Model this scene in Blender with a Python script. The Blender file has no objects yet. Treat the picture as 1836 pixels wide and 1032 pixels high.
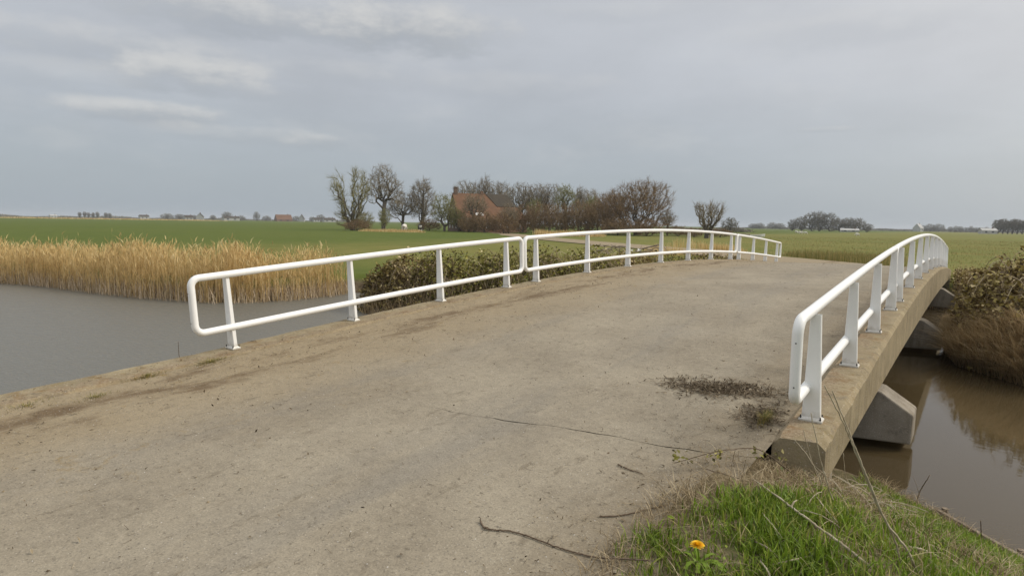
import bpy, math, random
import numpy as np
from mathutils import Vector, Matrix
R = math.radians
scene = bpy.context.scene
col = scene.collection
random.seed(7)
rng = np.random.default_rng(11)

# ------------------------------------------------------------------ camera
CX, CY, CZ = 7.5487, 0.0, 1.6442
YAW, PITCH, ROLL, FPX = 0.63936, -0.10286, 0.01611, 1118.19
def cam_axes():
    r = Vector((math.cos(YAW), math.sin(YAW), 0))
    f = Vector((-math.sin(YAW)*math.cos(PITCH), math.cos(YAW)*math.cos(PITCH), math.sin(PITCH)))
    u = r.cross(f)
    cr = r*math.cos(ROLL) + u*math.sin(ROLL)
    cu = -r*math.sin(ROLL) + u*math.cos(ROLL)
    return cr, cu, f
cr, cu, cf = cam_axes()
cam = bpy.data.cameras.new('camera')
cam.sensor_fit = 'HORIZONTAL'; cam.sensor_width = 36.0
cam.lens = FPX/1836*36.0
cam.clip_start = 0.05; cam.clip_end = 9000
camo = bpy.data.objects.new('camera', cam); col.objects.link(camo)
camo.matrix_world = Matrix(((cr.x, cu.x, -cf.x, CX), (cr.y, cu.y, -cf.y, CY), (cr.z, cu.z, -cf.z, CZ), (0, 0, 0, 1)))
scene.camera = camo

# ------------------------------------------------------------------ world, sun, exposure
SUN_AZ, SUN_EL = R(52), R(40)            # azimuth clockwise from +Y
SUN_DIR = Vector((math.sin(SUN_AZ)*math.cos(SUN_EL), math.cos(SUN_AZ)*math.cos(SUN_EL), math.sin(SUN_EL)))
world = bpy.data.worlds.new('World'); scene.world = world; world.use_nodes = True
wn = world.node_tree; wn.nodes.clear()
class NT:
    """small helper to write node graphs as expressions"""
    def __init__(s, nt): s.nt = nt
    def n(s, t, **k):
        nd = s.nt.nodes.new(t)
        for a, v in k.items(): setattr(nd, a, v)
        return nd
    def put(s, sock, v):
        if v is None: return
        if isinstance(v, bpy.types.NodeSocket): s.nt.links.new(v, sock)
        else:
            if isinstance(v, tuple) and len(v) == 3 and sock.type == 'RGBA': v = (*v, 1)
            sock.default_value = v
    def m(s, op, a, b=0.0, c=None, clamp=False):
        nd = s.n('ShaderNodeMath', operation=op, use_clamp=clamp)
        s.put(nd.inputs[0], a); s.put(nd.inputs[1], b)
        if c is not None: s.put(nd.inputs[2], c)
        return nd.outputs[0]
    def v(s, op, a, b=None, scale=None):
        nd = s.n('ShaderNodeVectorMath', operation=op)
        s.put(nd.inputs[0], a)
        if b is not None: s.put(nd.inputs[1], b)
        if scale is not None: s.put(nd.inputs['Scale'], scale)
        return nd.outputs['Value'] if op in ('DOT_PRODUCT', 'LENGTH', 'DISTANCE') else nd.outputs[0]
    def mix(s, f, a, b, mode='MIX'):
        nd = s.n('ShaderNodeMix', data_type='RGBA', blend_type=mode, clamp_factor=True)
        s.put(nd.inputs[0], f); s.put(nd.inputs[6], a); s.put(nd.inputs[7], b)
        return nd.outputs[2]
    def ss(s, x, lo, hi, a=0.0, b=1.0):
        nd = s.n('ShaderNodeMapRange', interpolation_type='SMOOTHSTEP')
        s.put(nd.inputs[0], x); nd.inputs[1].default_value = lo; nd.inputs[2].default_value = hi
        nd.inputs[3].default_value = a; nd.inputs[4].default_value = b
        return nd.outputs[0]
    def noise(s, vec, scale, detail=3.0, rough=0.55, dist=0.0):
        nd = s.n('ShaderNodeTexNoise')
        s.put(nd.inputs['Vector'], vec); nd.inputs['Scale'].default_value = scale
        nd.inputs['Detail'].default_value = detail; nd.inputs['Roughness'].default_value = rough
        nd.inputs['Distortion'].default_value = dist
        return nd.outputs[0]
    def vor(s, vec, scale, feature='F1', rnd=1.0):
        nd = s.n('ShaderNodeTexVoronoi', feature=feature)
        s.put(nd.inputs['Vector'], vec); nd.inputs['Scale'].default_value = scale
        nd.inputs['Randomness'].default_value = rnd
        return nd.outputs['Distance'], (nd.outputs['Color'] if feature == 'F1' else None)
    def ramp(s, f, stops):
        nd = s.n('ShaderNodeValToRGB'); e = nd.color_ramp.elements
        while len(e) < len(stops): e.new(0.5)
        for el, (p, c) in zip(e, stops): el.position = p; el.color = (*c, 1)
        s.put(nd.inputs[0], f); return nd.outputs[0]
    def xyz(s, v):
        nd = s.n('ShaderNodeSeparateXYZ'); s.put(nd.inputs[0], v); return nd.outputs
    def comb(s, x, y, z):
        nd = s.n('ShaderNodeCombineXYZ')
        for i, q in enumerate((x, y, z)): s.put(nd.inputs[i], q)
        return nd.outputs[0]
    def scl(s, v, x, y, z): return s.v('MULTIPLY', v, (x, y, z))

def build_world():
    t = NT(wn)
    out = t.n('ShaderNodeOutputWorld'); bg = t.n('ShaderNodeBackground')
    sky = t.n('ShaderNodeTexSky', sky_type='NISHITA')
    sky.sun_disc = False; sky.sun_elevation = SUN_EL; sky.sun_rotation = SUN_AZ
    sky.air_density = 1.0; sky.dust_density = 2.5; sky.ozone_density = 1.0
    d = t.v('NORMALIZE', t.n('ShaderNodeTexCoord').outputs['Generated'])
    X, Y, Z = t.xyz(d)
    zc = t.m('MAXIMUM', Z, 0.0)
    # direction on a flat cloud deck
    den = t.m('ADD', zc, 0.16)
    P = t.comb(t.m('DIVIDE', X, den), t.m('DIVIDE', Y, den), 0.0)
    el = zc
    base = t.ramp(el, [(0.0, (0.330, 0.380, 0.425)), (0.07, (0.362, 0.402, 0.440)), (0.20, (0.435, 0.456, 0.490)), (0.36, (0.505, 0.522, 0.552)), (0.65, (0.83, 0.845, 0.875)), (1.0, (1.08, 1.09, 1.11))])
    # thin overcast brightens towards the veiled sun
    sd = t.m('MAXIMUM', t.v('DOT_PRODUCT', d, tuple(SUN_DIR)), 0.0)
    glow = t.m('POWER', sd, 3.0)
    base = t.mix(t.m('MULTIPLY', glow, 0.8), base, (0.98, 0.91, 0.82))
    n1 = t.noise(t.v('ADD', P, (3.1, 1.7, 0)), 0.55, 2, 0.55)
    n2 = t.noise(t.v('ADD', P, (7.1, -2.7, 0)), 1.7, 4, 0.6)
    v = t.m('ADD', t.m('MULTIPLY', t.m('SUBTRACT', n1, 0.5), 0.34), t.m('MULTIPLY', t.m('SUBTRACT', n2, 0.5), 0.24))
    fade = t.ss(el, 0.02, 0.2)
    v = t.m('MULTIPLY', v, t.m('ADD', t.m('MULTIPLY', fade, 0.85), 0.15))
    c = t.v('SCALE', base, scale=t.m('ADD', 1.0, v))
    # low stratus streaks in angular space
    az = t.m('ARCTAN2', X, Y)
    A = t.comb(az, t.m('MULTIPLY', Z, 2.4), 0.0)
    n3 = t.noise(A, 5.5, 4, 0.6)
    st = t.m('MULTIPLY', t.ss(n3, 0.50, 0.72), t.m('MULTIPLY', t.ss(el, 0.03, 0.10), t.ss(el, 0.50, 0.25)))
    c = t.mix(t.m('MULTIPLY', st, 0.18), c, (0.60, 0.60, 0.59))
    # cumulus bank in the north-west: bright tops over grey bases
    nz = t.m('MULTIPLY', t.m('SUBTRACT', t.noise(A, 13.0, 5, 0.62), 0.5), 1.0)
    nz2 = t.m('MULTIPLY', t.m('SUBTRACT', t.noise(A, 4.0, 1, 0.6), 0.5), 0.9)
    for (a0, e0, wa, we, gain) in CLOUDS:
        da = t.m('DIVIDE', t.m('SUBTRACT', az, a0), wa)
        de = t.m('DIVIDE', t.m('SUBTRACT', Z, e0), we)
        up = t.m('MULTIPLY', de, t.m('ADD', 1.35, t.m('MULTIPLY', t.m('SIGN', de), 0.25)))
        rr = t.m('ADD', t.m('MULTIPLY', da, da), t.m('MULTIPLY', up, up))
        k = t.ss(t.m('ADD', t.m('SUBTRACT', 1.0, rr), t.m('ADD', t.m('MULTIPLY', nz, 2.6), nz2)), -0.25, 1.15)
        lit = t.ss(t.m('ADD', de, t.m('MULTIPLY', nz, 2.0)), -0.75, 0.55)
        cc = t.mix(lit, (0.325, 0.348, 0.378), (0.585, 0.58, 0.565))
        c = t.mix(t.m('MULTIPLY', k, gain), c, cc)
    nis = t.v('SCALE', sky.outputs[0], scale=0.075)
    c = t.mix(0.86, nis, c)
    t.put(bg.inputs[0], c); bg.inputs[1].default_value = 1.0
    wn.links.new(bg.outputs[0], out.inputs[0])
def sky_dir(px, py):
    a, b = px-918, py-516
    d = cr*(a/FPX) + cf - cu*(b/FPX); d.normalize(); return d
CLOUDS = []
for (px, py, wx, wy, g) in [(470, 20, 330, 70, 0.8), (745, 45, 190, 75, 0.95), (180, 75, 280, 60, 0.5), (340, 128, 160, 52, 0.85), (385, 155, 150, 30, 0.5),
                            (275, 200, 190, 34, 0.75), (430, 238, 190, 26, 0.35), (575, 252, 70, 22, 0.35), (140, 130, 150, 45, 0.3), (620, 130, 180, 40, 0.25), (900, 150, 240, 40, 0.2), (1090, 20, 160, 30, 0.2), (1475, 232, 80, 9, 0.3), (1560, 40, 260, 60, 0.25)]:
    d = sky_dir(px, py); d2 = sky_dir(px+wx, py); d3 = sky_dir(px, py-wy)
    a0 = math.atan2(d.x, d.y)
    CLOUDS.append((a0, d.z, abs(math.atan2(d2.x, d2.y)-a0), abs(d3.z-d.z), g))
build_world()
world.cycles.sampling_method = 'MANUAL'; world.cycles.sample_map_resolution = 512
sun = bpy.data.lights.new('sun', 'SUN'); sun.energy = 2.1; sun.angle = R(18); sun.color = (1.0, 0.93, 0.83)
suno = bpy.data.objects.new('sun', sun); col.objects.link(suno)
suno.rotation_euler = SUN_DIR.to_track_quat('Z', 'Y').to_euler()
vs = scene.view_settings
vs.view_transform = 'Standard'; vs.look = 'None'; vs.gamma = 1.0; vs.use_curve_mapping = False; vs.exposure = 0.25
scene.render.engine = 'CYCLES'
scene.cycles.max_bounces = 6; scene.cycles.transparent_max_bounces = 6

# ------------------------------------------------------------------ mesh helpers
class MB:
    """collects geometry and links it as one mesh object"""
    def __init__(s): s.v = []; s.t = []; s.q = []; s.n = 0
    def add(s, verts, tris=None, quads=None):
        verts = np.asarray(verts, dtype=np.float32).reshape(-1, 3)
        if tris is not None and len(tris): s.t.append(np.asarray(tris, dtype=np.int32).reshape(-1, 3)+s.n)
        if quads is not None and len(quads): s.q.append(np.asarray(quads, dtype=np.int32).reshape(-1, 4)+s.n)
        s.v.append(verts); s.n += len(verts); return s
    def mesh(s, name, smooth=False):
        me = bpy.data.meshes.new(name)
        V = np.concatenate(s.v) if s.v else np.zeros((0, 3), np.float32)
        T = np.concatenate(s.t) if s.t else np.zeros((0, 3), np.int32)
        Q = np.concatenate(s.q) if s.q else np.zeros((0, 4), np.int32)
        me.vertices.add(len(V)); me.vertices.foreach_set('co', V.ravel())
        nl = T.size + Q.size
        me.loops.add(nl); me.loops.foreach_set('vertex_index', np.concatenate([T.ravel(), Q.ravel()]).astype(np.int32))
        npol = len(T)+len(Q); me.polygons.add(npol)
        st = np.concatenate([np.arange(len(T))*3, len(T)*3+np.arange(len(Q))*4]).astype(np.int32)
        me.polygons.foreach_set('loop_start', st)
        me.polygons.foreach_set('use_smooth', np.full(npol, smooth, dtype=bool))
        me.update(calc_edges=True); me.validate()
        return me
    def build(s, name, mat, parent=None, smooth=False):
        return link(name, s.mesh(name, smooth), mat, parent)
def link(name, me, mat, parent=None):
    o = bpy.data.objects.new(name, me); col.objects.link(o)
    if mat is not None and me is not None and not me.materials: me.materials.append(mat)
    if parent is not None: o.parent = parent
    return o
def empty(name, loc=(0, 0, 0), rz=0.0):
    o = bpy.data.objects.new(name, None); col.objects.link(o)
    o.location = loc; o.rotation_euler = (0, 0, rz); o.empty_display_size = 0.2
    return o
def tag(o, label=None, cat=None, group=None, kind=None):
    if label: o['label'] = label
    if cat: o['category'] = cat
    if group: o['group'] = group
    if kind: o['kind'] = kind
    return o
def copy_tree(o, parent=None):
    c = o.copy(); col.objects.link(c); c.parent = parent
    for ch in o.children: copy_tree(ch, c)
    return c
def box(mb, cx, cy, cz, sx, sy, sz, M=None):
    v = np.array([(x, y, z) for z in (-.5, .5) for y in (-.5, .5) for x in (-.5, .5)])*np.array([sx, sy, sz])+np.array([cx, cy, cz])
    if M is not None: v = v@np.array(M)[:3, :3].T + np.array(M)[:3, 3]
    mb.add(v, quads=[(0, 2, 3, 1), (4, 5, 7, 6), (0, 1, 5, 4), (2, 6, 7, 3), (0, 4, 6, 2), (1, 3, 7, 5)])
def prism(mb, poly, lo, hi, axis=2):
    """extrude a 2D polygon along an axis"""
    n = len(poly); V = []
    for h in (lo, hi):
        for (a, b) in poly:
            p = [a, b]; p.insert(axis, h); V.append(p)
    mb.add(V, quads=[(i, (i+1) % n, n+(i+1) % n, n+i) for i in range(n)])
    for base, rev in ((0, True), (n, False)):
        tr = [(base, base+i, base+i+1) for i in range(1, n-1)]
        if rev: tr = [t[::-1] for t in tr]
        mb.t.append(np.array(tr, dtype=np.int32)+mb.n-2*n)
def tube(mb, pts, rad, n=8, closed=False, cap=True):
    P = np.asarray(pts, float); k = len(P)
    rad = np.full(k, rad, float) if np.isscalar(rad) else np.asarray(rad, float)
    if closed: T = np.roll(P, -1, 0)-np.roll(P, 1, 0)
    else: T = np.gradient(P, axis=0)
    T /= np.linalg.norm(T, axis=1, keepdims=True)+1e-12
    ref = np.array([0.31, 0.17, 0.93]); ref /= np.linalg.norm(ref)
    if abs(T.mean(0)@ref) > 0.9 and not closed: ref = np.array([1.0, 0.1, 0.0])
    if closed: ref = np.array([1.0, 0, 0])
    A = ref-(T@ref)[:, None]*T; A /= np.linalg.norm(A, axis=1, keepdims=True)+1e-12
    B = np.cross(T, A)
    ang = np.arange(n)*2*math.pi/n
    V = P[:, None, :]+rad[:, None, None]*(A[:, None, :]*np.cos(ang)[None, :, None]+B[:, None, :]*np.sin(ang)[None, :, None])
    q = []
    for i in range(k if closed else k-1):
        j = (i+1) % k
        for a in range(n):
            b = (a+1) % n; q.append((i*n+a, i*n+b, j*n+b, j*n+a))
    tr = []
    if cap and not closed:
        for a in range(1, n-1): tr += [(0, a+1, a), ((k-1)*n, (k-1)*n+a, (k-1)*n+a+1)]
    mb.add(V.reshape(-1, 3), tris=tr, quads=q)
def segs(mb, S, E, r0, r1, n=3):
    """many straight tapered sticks at once"""
    S = np.asarray(S, float); E = np.asarray(E, float); r0 = np.asarray(r0, float); r1 = np.asarray(r1, float)
    if len(S) == 0: return
    T = E-S; T /= np.linalg.norm(T, axis=1, keepdims=True)+1e-9
    ref = np.where(np.abs(T[:, 2:3]) > 0.9, np.array([[1.0, 0, 0]]), np.array([[0, 0, 1.0]]))
    A = np.cross(T, ref); A /= np.linalg.norm(A, axis=1, keepdims=True)+1e-9
    B = np.cross(T, A)
    ang = np.arange(n)*2*math.pi/n
    ring = A[:, None, :]*np.cos(ang)[None, :, None]+B[:, None, :]*np.sin(ang)[None, :, None]
    V = np.concatenate([S[:, None, :]+r0[:, None, None]*ring, E[:, None, :]+r1[:, None, None]*ring], 1)
    m = len(S); base = (np.arange(m)*2*n)[:, None, None]
    f = np.array([(a, (a+1) % n, n+(a+1) % n, n+a) for a in range(n)])[None]
    mb.add(V.reshape(-1, 3), quads=(base+f).reshape(-1, 4))
def blades(mb, P, h, w, az, lean, curl=1.0, n=2, twist=None):
    """ribbon blades: P base points, heights, widths, lean azimuth, lean as a fraction of the height"""
    P = np.asarray(P, float); m = len(P)
    h = np.broadcast_to(h, m); w = np.broadcast_to(w, m); az = np.broadcast_to(az, m); lean = np.broadcast_to(lean, m)
    d = np.stack([np.cos(az), np.sin(az), 0*az], 1)
    tw = az+math.pi/2+(0 if twist is None else twist)
    s = np.stack([np.cos(tw), np.sin(tw), 0*az], 1)
    V = []
    for i in range(n+1):
        t = i/n
        c = P+d*(h*lean*t**(1+curl))[:, None]+np.array([0, 0, 1.0])*(h*(t-0.35*np.abs(lean)*t**2))[:, None]
        if i < n:
            ww = w*(1-0.45*t)
            V += [c-s*ww[:, None]/2, c+s*ww[:, None]/2]
        else: V += [c]
    V = np.stack(V, 1); k = 2*n+1
    base = (np.arange(m)*k)[:, None, None]
    q = np.array([(2*i, 2*i+1, 2*i+3, 2*i+2) for i in range(n-1)]).reshape(-1, 4)
    tr = np.array([(2*n-2, 2*n-1, 2*n)])
    mb.add(V.reshape(-1, 3), tris=(base+tr[None]).reshape(-1, 3), quads=(base+q[None]).reshape(-1, 4) if len(q) else None)
def leaves(mb, P, size, rng, up=0.4, aspect=0.6):
    """small folded leaves (two triangles each side of a midrib)"""
    P = np.asarray(P, float); m = len(P); size = np.broadcast_to(size, m)
    a = rng.uniform(0, 2*math.pi, m); e = rng.normal(up*0.4, 0.5, m)
    D = np.stack([np.cos(a)*np.cos(e), np.sin(a)*np.cos(e), np.sin(e)], 1)
    N = rng.normal(0, 1, (m, 3)); N[:, 2] += up*3
    S = np.cross(D, N); S /= np.linalg.norm(S, axis=1, keepdims=True)+1e-9
    U = np.cross(S, D)
    L = size[:, None]
    tip = P+D*L; mid = P+D*L*0.45
    l = mid+S*L*aspect*0.5+U*L*0.12; r = mid-S*L*aspect*0.5+U*L*0.12
    V = np.stack([P, l, tip, r], 1).reshape(-1, 3)
    base = (np.arange(m)*4)[:, None, None]
    mb.add(V, tris=(base+np.array([(0, 2, 1), (0, 3, 2)])[None]).reshape(-1, 3))

# ------------------------------------------------------------------ materials
def mat_new(name):
    m = bpy.data.materials.new(name); m.use_nodes = True
    nt = m.node_tree; nt.nodes.clear(); t = NT(nt)
    out = t.n('ShaderNodeOutputMaterial'); b = t.n('ShaderNodeBsdfPrincipled')
    nt.links.new(b.outputs[0], out.inputs[0])
    return m, t, b, out
def bump(t, b, h, strength, dist=0.01):
    n = t.n('ShaderNodeBump'); n.inputs['Strength'].default_value = strength; n.inputs['Distance'].default_value = dist
    t.put(n.inputs['Height'], h); t.nt.links.new(n.outputs[0], b.inputs['Normal'])
def pos(t): return t.n('ShaderNodeNewGeometry').outputs['Position']
def objc(t): return t.n('ShaderNodeTexCoord').outputs['Object']
def mat_island(name, stops, rough=0.7, trans=0.25, patch=0.0, pscale=0.5):
    m, t, b, out = mat_new(name)
    r = t.n('ShaderNodeNewGeometry').outputs['Random Per Island']
    if patch:
        r = t.m('ADD', r, t.m('MULTIPLY', t.m('SUBTRACT', t.noise(pos(t), pscale, 3), 0.5), patch), clamp=True)
    c = t.ramp(r, stops)
    t.put(b.inputs['Base Color'], c); b.inputs['Roughness'].default_value = rough
    b.inputs['Specular IOR Level'].default_value = 0.25
    if trans:
        tr = t.n('ShaderNodeBsdfTranslucent'); t.put(tr.inputs[0], c)
        mx = t.n('ShaderNodeMixShader'); mx.inputs[0].default_value = trans
        t.nt.links.new(b.outputs[0], mx.inputs[1]); t.nt.links.new(tr.outputs[0], mx.inputs[2])
        t.nt.links.new(mx.outputs[0], out.inputs[0])
    return m
def mat_plain(name, c1, c2, scale=6.0, rough=0.7, bmp=0.0, detail=4, lo=0.3, hi=0.7, spec=0.3):
    m, t, b, out = mat_new(name); p = objc(t)
    n = t.noise(p, scale, detail, 0.6)
    t.put(b.inputs['Base Color'], t.mix(t.ss(n, lo, hi), c1, c2)); b.inputs['Roughness'].default_value = rough
    b.inputs['Specular IOR Level'].default_value = spec
    if bmp: bump(t, b, n, bmp, 0.02)
    return m

def mat_road():
    m, t, b, out = mat_new('worn_concrete_road'); p = pos(t)
    X, Y, Z = t.xyz(p)
    fine = t.noise(p, 70, 4, 0.8); mid = t.noise(p, 14, 5, 0.65); big = t.noise(p, 0.9, 4, 0.6)
    st = t.noise(t.scl(p, 1.6, 0.28, 1), 1.5, 5, 0.6, 0.4)      # wear drawn out along the way of traffic
    c = t.mix(t.ss(big, 0.3, 0.7), (0.262, 0.228, 0.180), (0.350, 0.310, 0.248))
    c = t.mix(t.m('MULTIPLY', t.ss(mid, 0.35, 0.7), 0.35), c, (0.385, 0.342, 0.272))
    # greyer polished wheel tracks
    tr1 = t.m('SUBTRACT', 1.0, t.m('MULTIPLY', t.m('ABSOLUTE', t.m('SUBTRACT', X, 2.35)), 1.5), clamp=True)
    tr2 = t.m('SUBTRACT', 1.0, t.m('MULTIPLY', t.m('ABSOLUTE', t.m('SUBTRACT', X, 4.3)), 1.5), clamp=True)
    tr = t.m('MULTIPLY', t.m('ADD', tr1, tr2, clamp=True), t.ss(st, 0.35, 0.65))
    c = t.mix(t.m('MULTIPLY', tr, 0.5), c, (0.225, 0.212, 0.195))
    # dusty earth towards both kerbs
    edge = t.m('ADD', X, t.m('MULTIPLY', t.m('SUBTRACT', t.noise(p, 1.6, 6, 0.65), 0.5), 1.7))
    dl = t.ss(edge, 3.4, 0.7)
    c = t.mix(t.m('MULTIPLY', dl, 0.75), c, (0.330, 0.262, 0.168))
    band = t.m('MULTIPLY', t.ss(t.m('ABSOLUTE', t.m('SUBTRACT', edge, 0.85)), 0.45, 0.05), t.ss(t.noise(t.scl(p, 2.0, 0.5, 1), 1.4, 6, 0.7), 0.42, 0.62))
    c = t.mix(t.m('MULTIPLY', band, 0.8), c, (0.125, 0.080, 0.043))
    dr = t.ss(t.m('ADD', X, t.m('MULTIPLY', t.m('SUBTRACT', t.noise(p, 2.3, 6, 0.7), 0.5), 1.6)), 5.35, 6.2)
    c = t.mix(t.m('MULTIPLY', dr, 0.7), c, (0.215, 0.175, 0.122))
    # straw-coloured smears
    sm = t.m('MULTIPLY', t.ss(t.noise(p, 3.2, 7, 0.72, 0.6), 0.585, 0.70), t.ss(X, 4.2, 1.2))
    c = t.mix(t.m('MULTIPLY', sm, 0.75), c, (0.27, 0.19, 0.08))
    sm2 = t.ss(t.noise(t.scl(p, 1, 0.35, 1), 6.0, 6, 0.78), 0.56, 0.70)
    c = t.mix(t.m('MULTIPLY', sm2, 0.55), c, (0.15, 0.122, 0.088))
    # exposed aggregate
    d1, cc = t.vor(p, 48)
    chip = t.m('MULTIPLY', t.ss(d1, 0.34, 0.18), t.ss(t.xyz(cc)[0], 0.62, 0.70))
    c = t.mix(t.m('MULTIPLY', chip, 0.45), c, (0.47, 0.43, 0.37))
    chip2 = t.m('MULTIPLY', t.ss(d1, 0.36, 0.2), t.ss(t.xyz(cc)[1], 0.76, 0.82))
    c = t.mix(t.m('MULTIPLY', chip2, 0.55), c, (0.16, 0.145, 0.125))
    mot = t.noise(p, 11, 5, 0.75)
    c = t.v('SCALE', c, scale=t.m('ADD', 0.74, t.m('MULTIPLY', mot, 0.54)))
    pit = t.m('MULTIPLY', t.ss(t.noise(p, 24, 3, 0.7), 0.58, 0.70), 0.55)
    c = t.mix(pit, c, (0.13, 0.11, 0.085))
    c = t.v('MULTIPLY', t.v('SCALE', c, scale=t.m('ADD', 0.30, t.m('MULTIPLY', fine, 1.06))), (0.97, 0.955, 0.89))
    t.put(b.inputs['Base Color'], c); b.inputs['Roughness'].default_value = 0.92
    b.inputs['Specular IOR Level'].default_value = 0.2
    h = t.m('ADD', t.m('MULTIPLY', fine, 0.7), t.m('ADD', t.m('MULTIPLY', mid, 1.2), t.m('MULTIPLY', chip, 0.5)))
    bump(t, b, h, 0.55, 0.008)
    return m
def mat_concrete(name, c1, c2, stain, moss=0.0):
    m, t, b, out = mat_new(name); p = pos(t)
    n = t.noise(p, 2.3, 6, 0.65); f = t.noise(p, 60, 4, 0.7)
    drip = t.noise(t.scl(p, 3.0, 5.0, 0.35), 1.6, 5, 0.65, 0.3)
    c = t.mix(t.ss(n, 0.3, 0.7), c1, c2)
    c = t.mix(t.m('MULTIPLY', t.ss(drip, 0.45, 0.7), 0.6), c, stain)
    d1, cc = t.vor(p, 55)
    chip = t.m('MULTIPLY', t.ss(d1, 0.36, 0.2), t.ss(t.xyz(cc)[0], 0.66, 0.74))
    c = t.mix(t.m('MULTIPLY', chip, 0.5), c, (0.50, 0.47, 0.42))
    if moss:
        g = t.ss(t.noise(p, 7.0, 6, 0.75), 0.56, 0.68)
        c = t.mix(t.m('MULTIPLY', g, moss), c, (0.20, 0.17, 0.055))
    if moss > 0.3:
        X, Y, Z = t.xyz(p); ns = t.m('MULTIPLY', t.m('SUBTRACT', t.noise(p, 6.0, 6, 0.75), 0.5), 0.9)
        up = t.ss(t.xyz(t.n('ShaderNodeNewGeometry').outputs['Normal'])[2], 0.5, 0.9)
        e = t.m('MAXIMUM', t.m('MULTIPLY', t.ss(t.m('ADD', X, ns), -0.02, 0.22), t.ss(X, 1.0, 0.9)), t.m('MULTIPLY', t.ss(t.m('ADD', X, ns), 6.62, 6.40), t.ss(X, 5.9, 6.0)))
        grain = t.mix(t.ss(t.noise(p, 38, 4, 0.8), 0.35, 0.65), (0.16, 0.115, 0.065), (0.33, 0.265, 0.18))
        c = t.mix(t.m('MULTIPLY', t.m('MULTIPLY', e, up), 0.85), c, grain)
        g2 = t.m('MULTIPLY', up, t.ss(t.noise(p, 3.5, 6, 0.75), 0.50, 0.66))
        c = t.mix(t.m('MULTIPLY', g2, 0.55), c, (0.20, 0.115, 0.05))
    dk = t.ss(t.noise(p, 5.0, 6, 0.7), 0.54, 0.70)
    c = t.mix(t.m('MULTIPLY', dk, 0.6), c, (0.12, 0.10, 0.08))
    c = t.v('SCALE', c, scale=t.m('ADD', 0.82, t.m('MULTIPLY', f, 0.36)))
    t.put(b.inputs['Base Color'], c); b.inputs['Roughness'].default_value = 0.93
    b.inputs['Specular IOR Level'].default_value = 0.2
    bump(t, b, t.m('ADD', t.m('MULTIPLY', n, 1.6), f), 0.6, 0.01)
    return m
def mat_paint(name='white_gloss_paint', foot=False):
    m, t, b, out = mat_new(name); p = pos(t)
    n = t.noise(p, 3.0, 5, 0.6); g = t.noise(p, 45, 4, 0.7)
    c = t.mix(t.m('MULTIPLY', t.ss(n, 0.35, 0.8), 0.5), (0.86, 0.86, 0.835), (0.78, 0.775, 0.74))
    c = t.mix(t.m('MULTIPLY', t.ss(g, 0.66, 0.78), 0.3), c, (0.50, 0.47, 0.40))
    if foot:
        oz = t.xyz(objc(t))[2]; k = t.m('MULTIPLY', t.ss(t.m('ADD', oz, t.m('MULTIPLY', t.m('SUBTRACT', t.noise(p, 18, 4, 0.7), 0.5), 0.16)), 0.10, 0.0), 0.55)
        c = t.mix(k, c, (0.36, 0.31, 0.22))
    t.put(b.inputs['Base Color'], c); b.inputs['Roughness'].default_value = 0.33
    b.inputs['Specular IOR Level'].default_value = 0.45
    bump(t, b, n, 0.05, 0.01)
    return m
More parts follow.
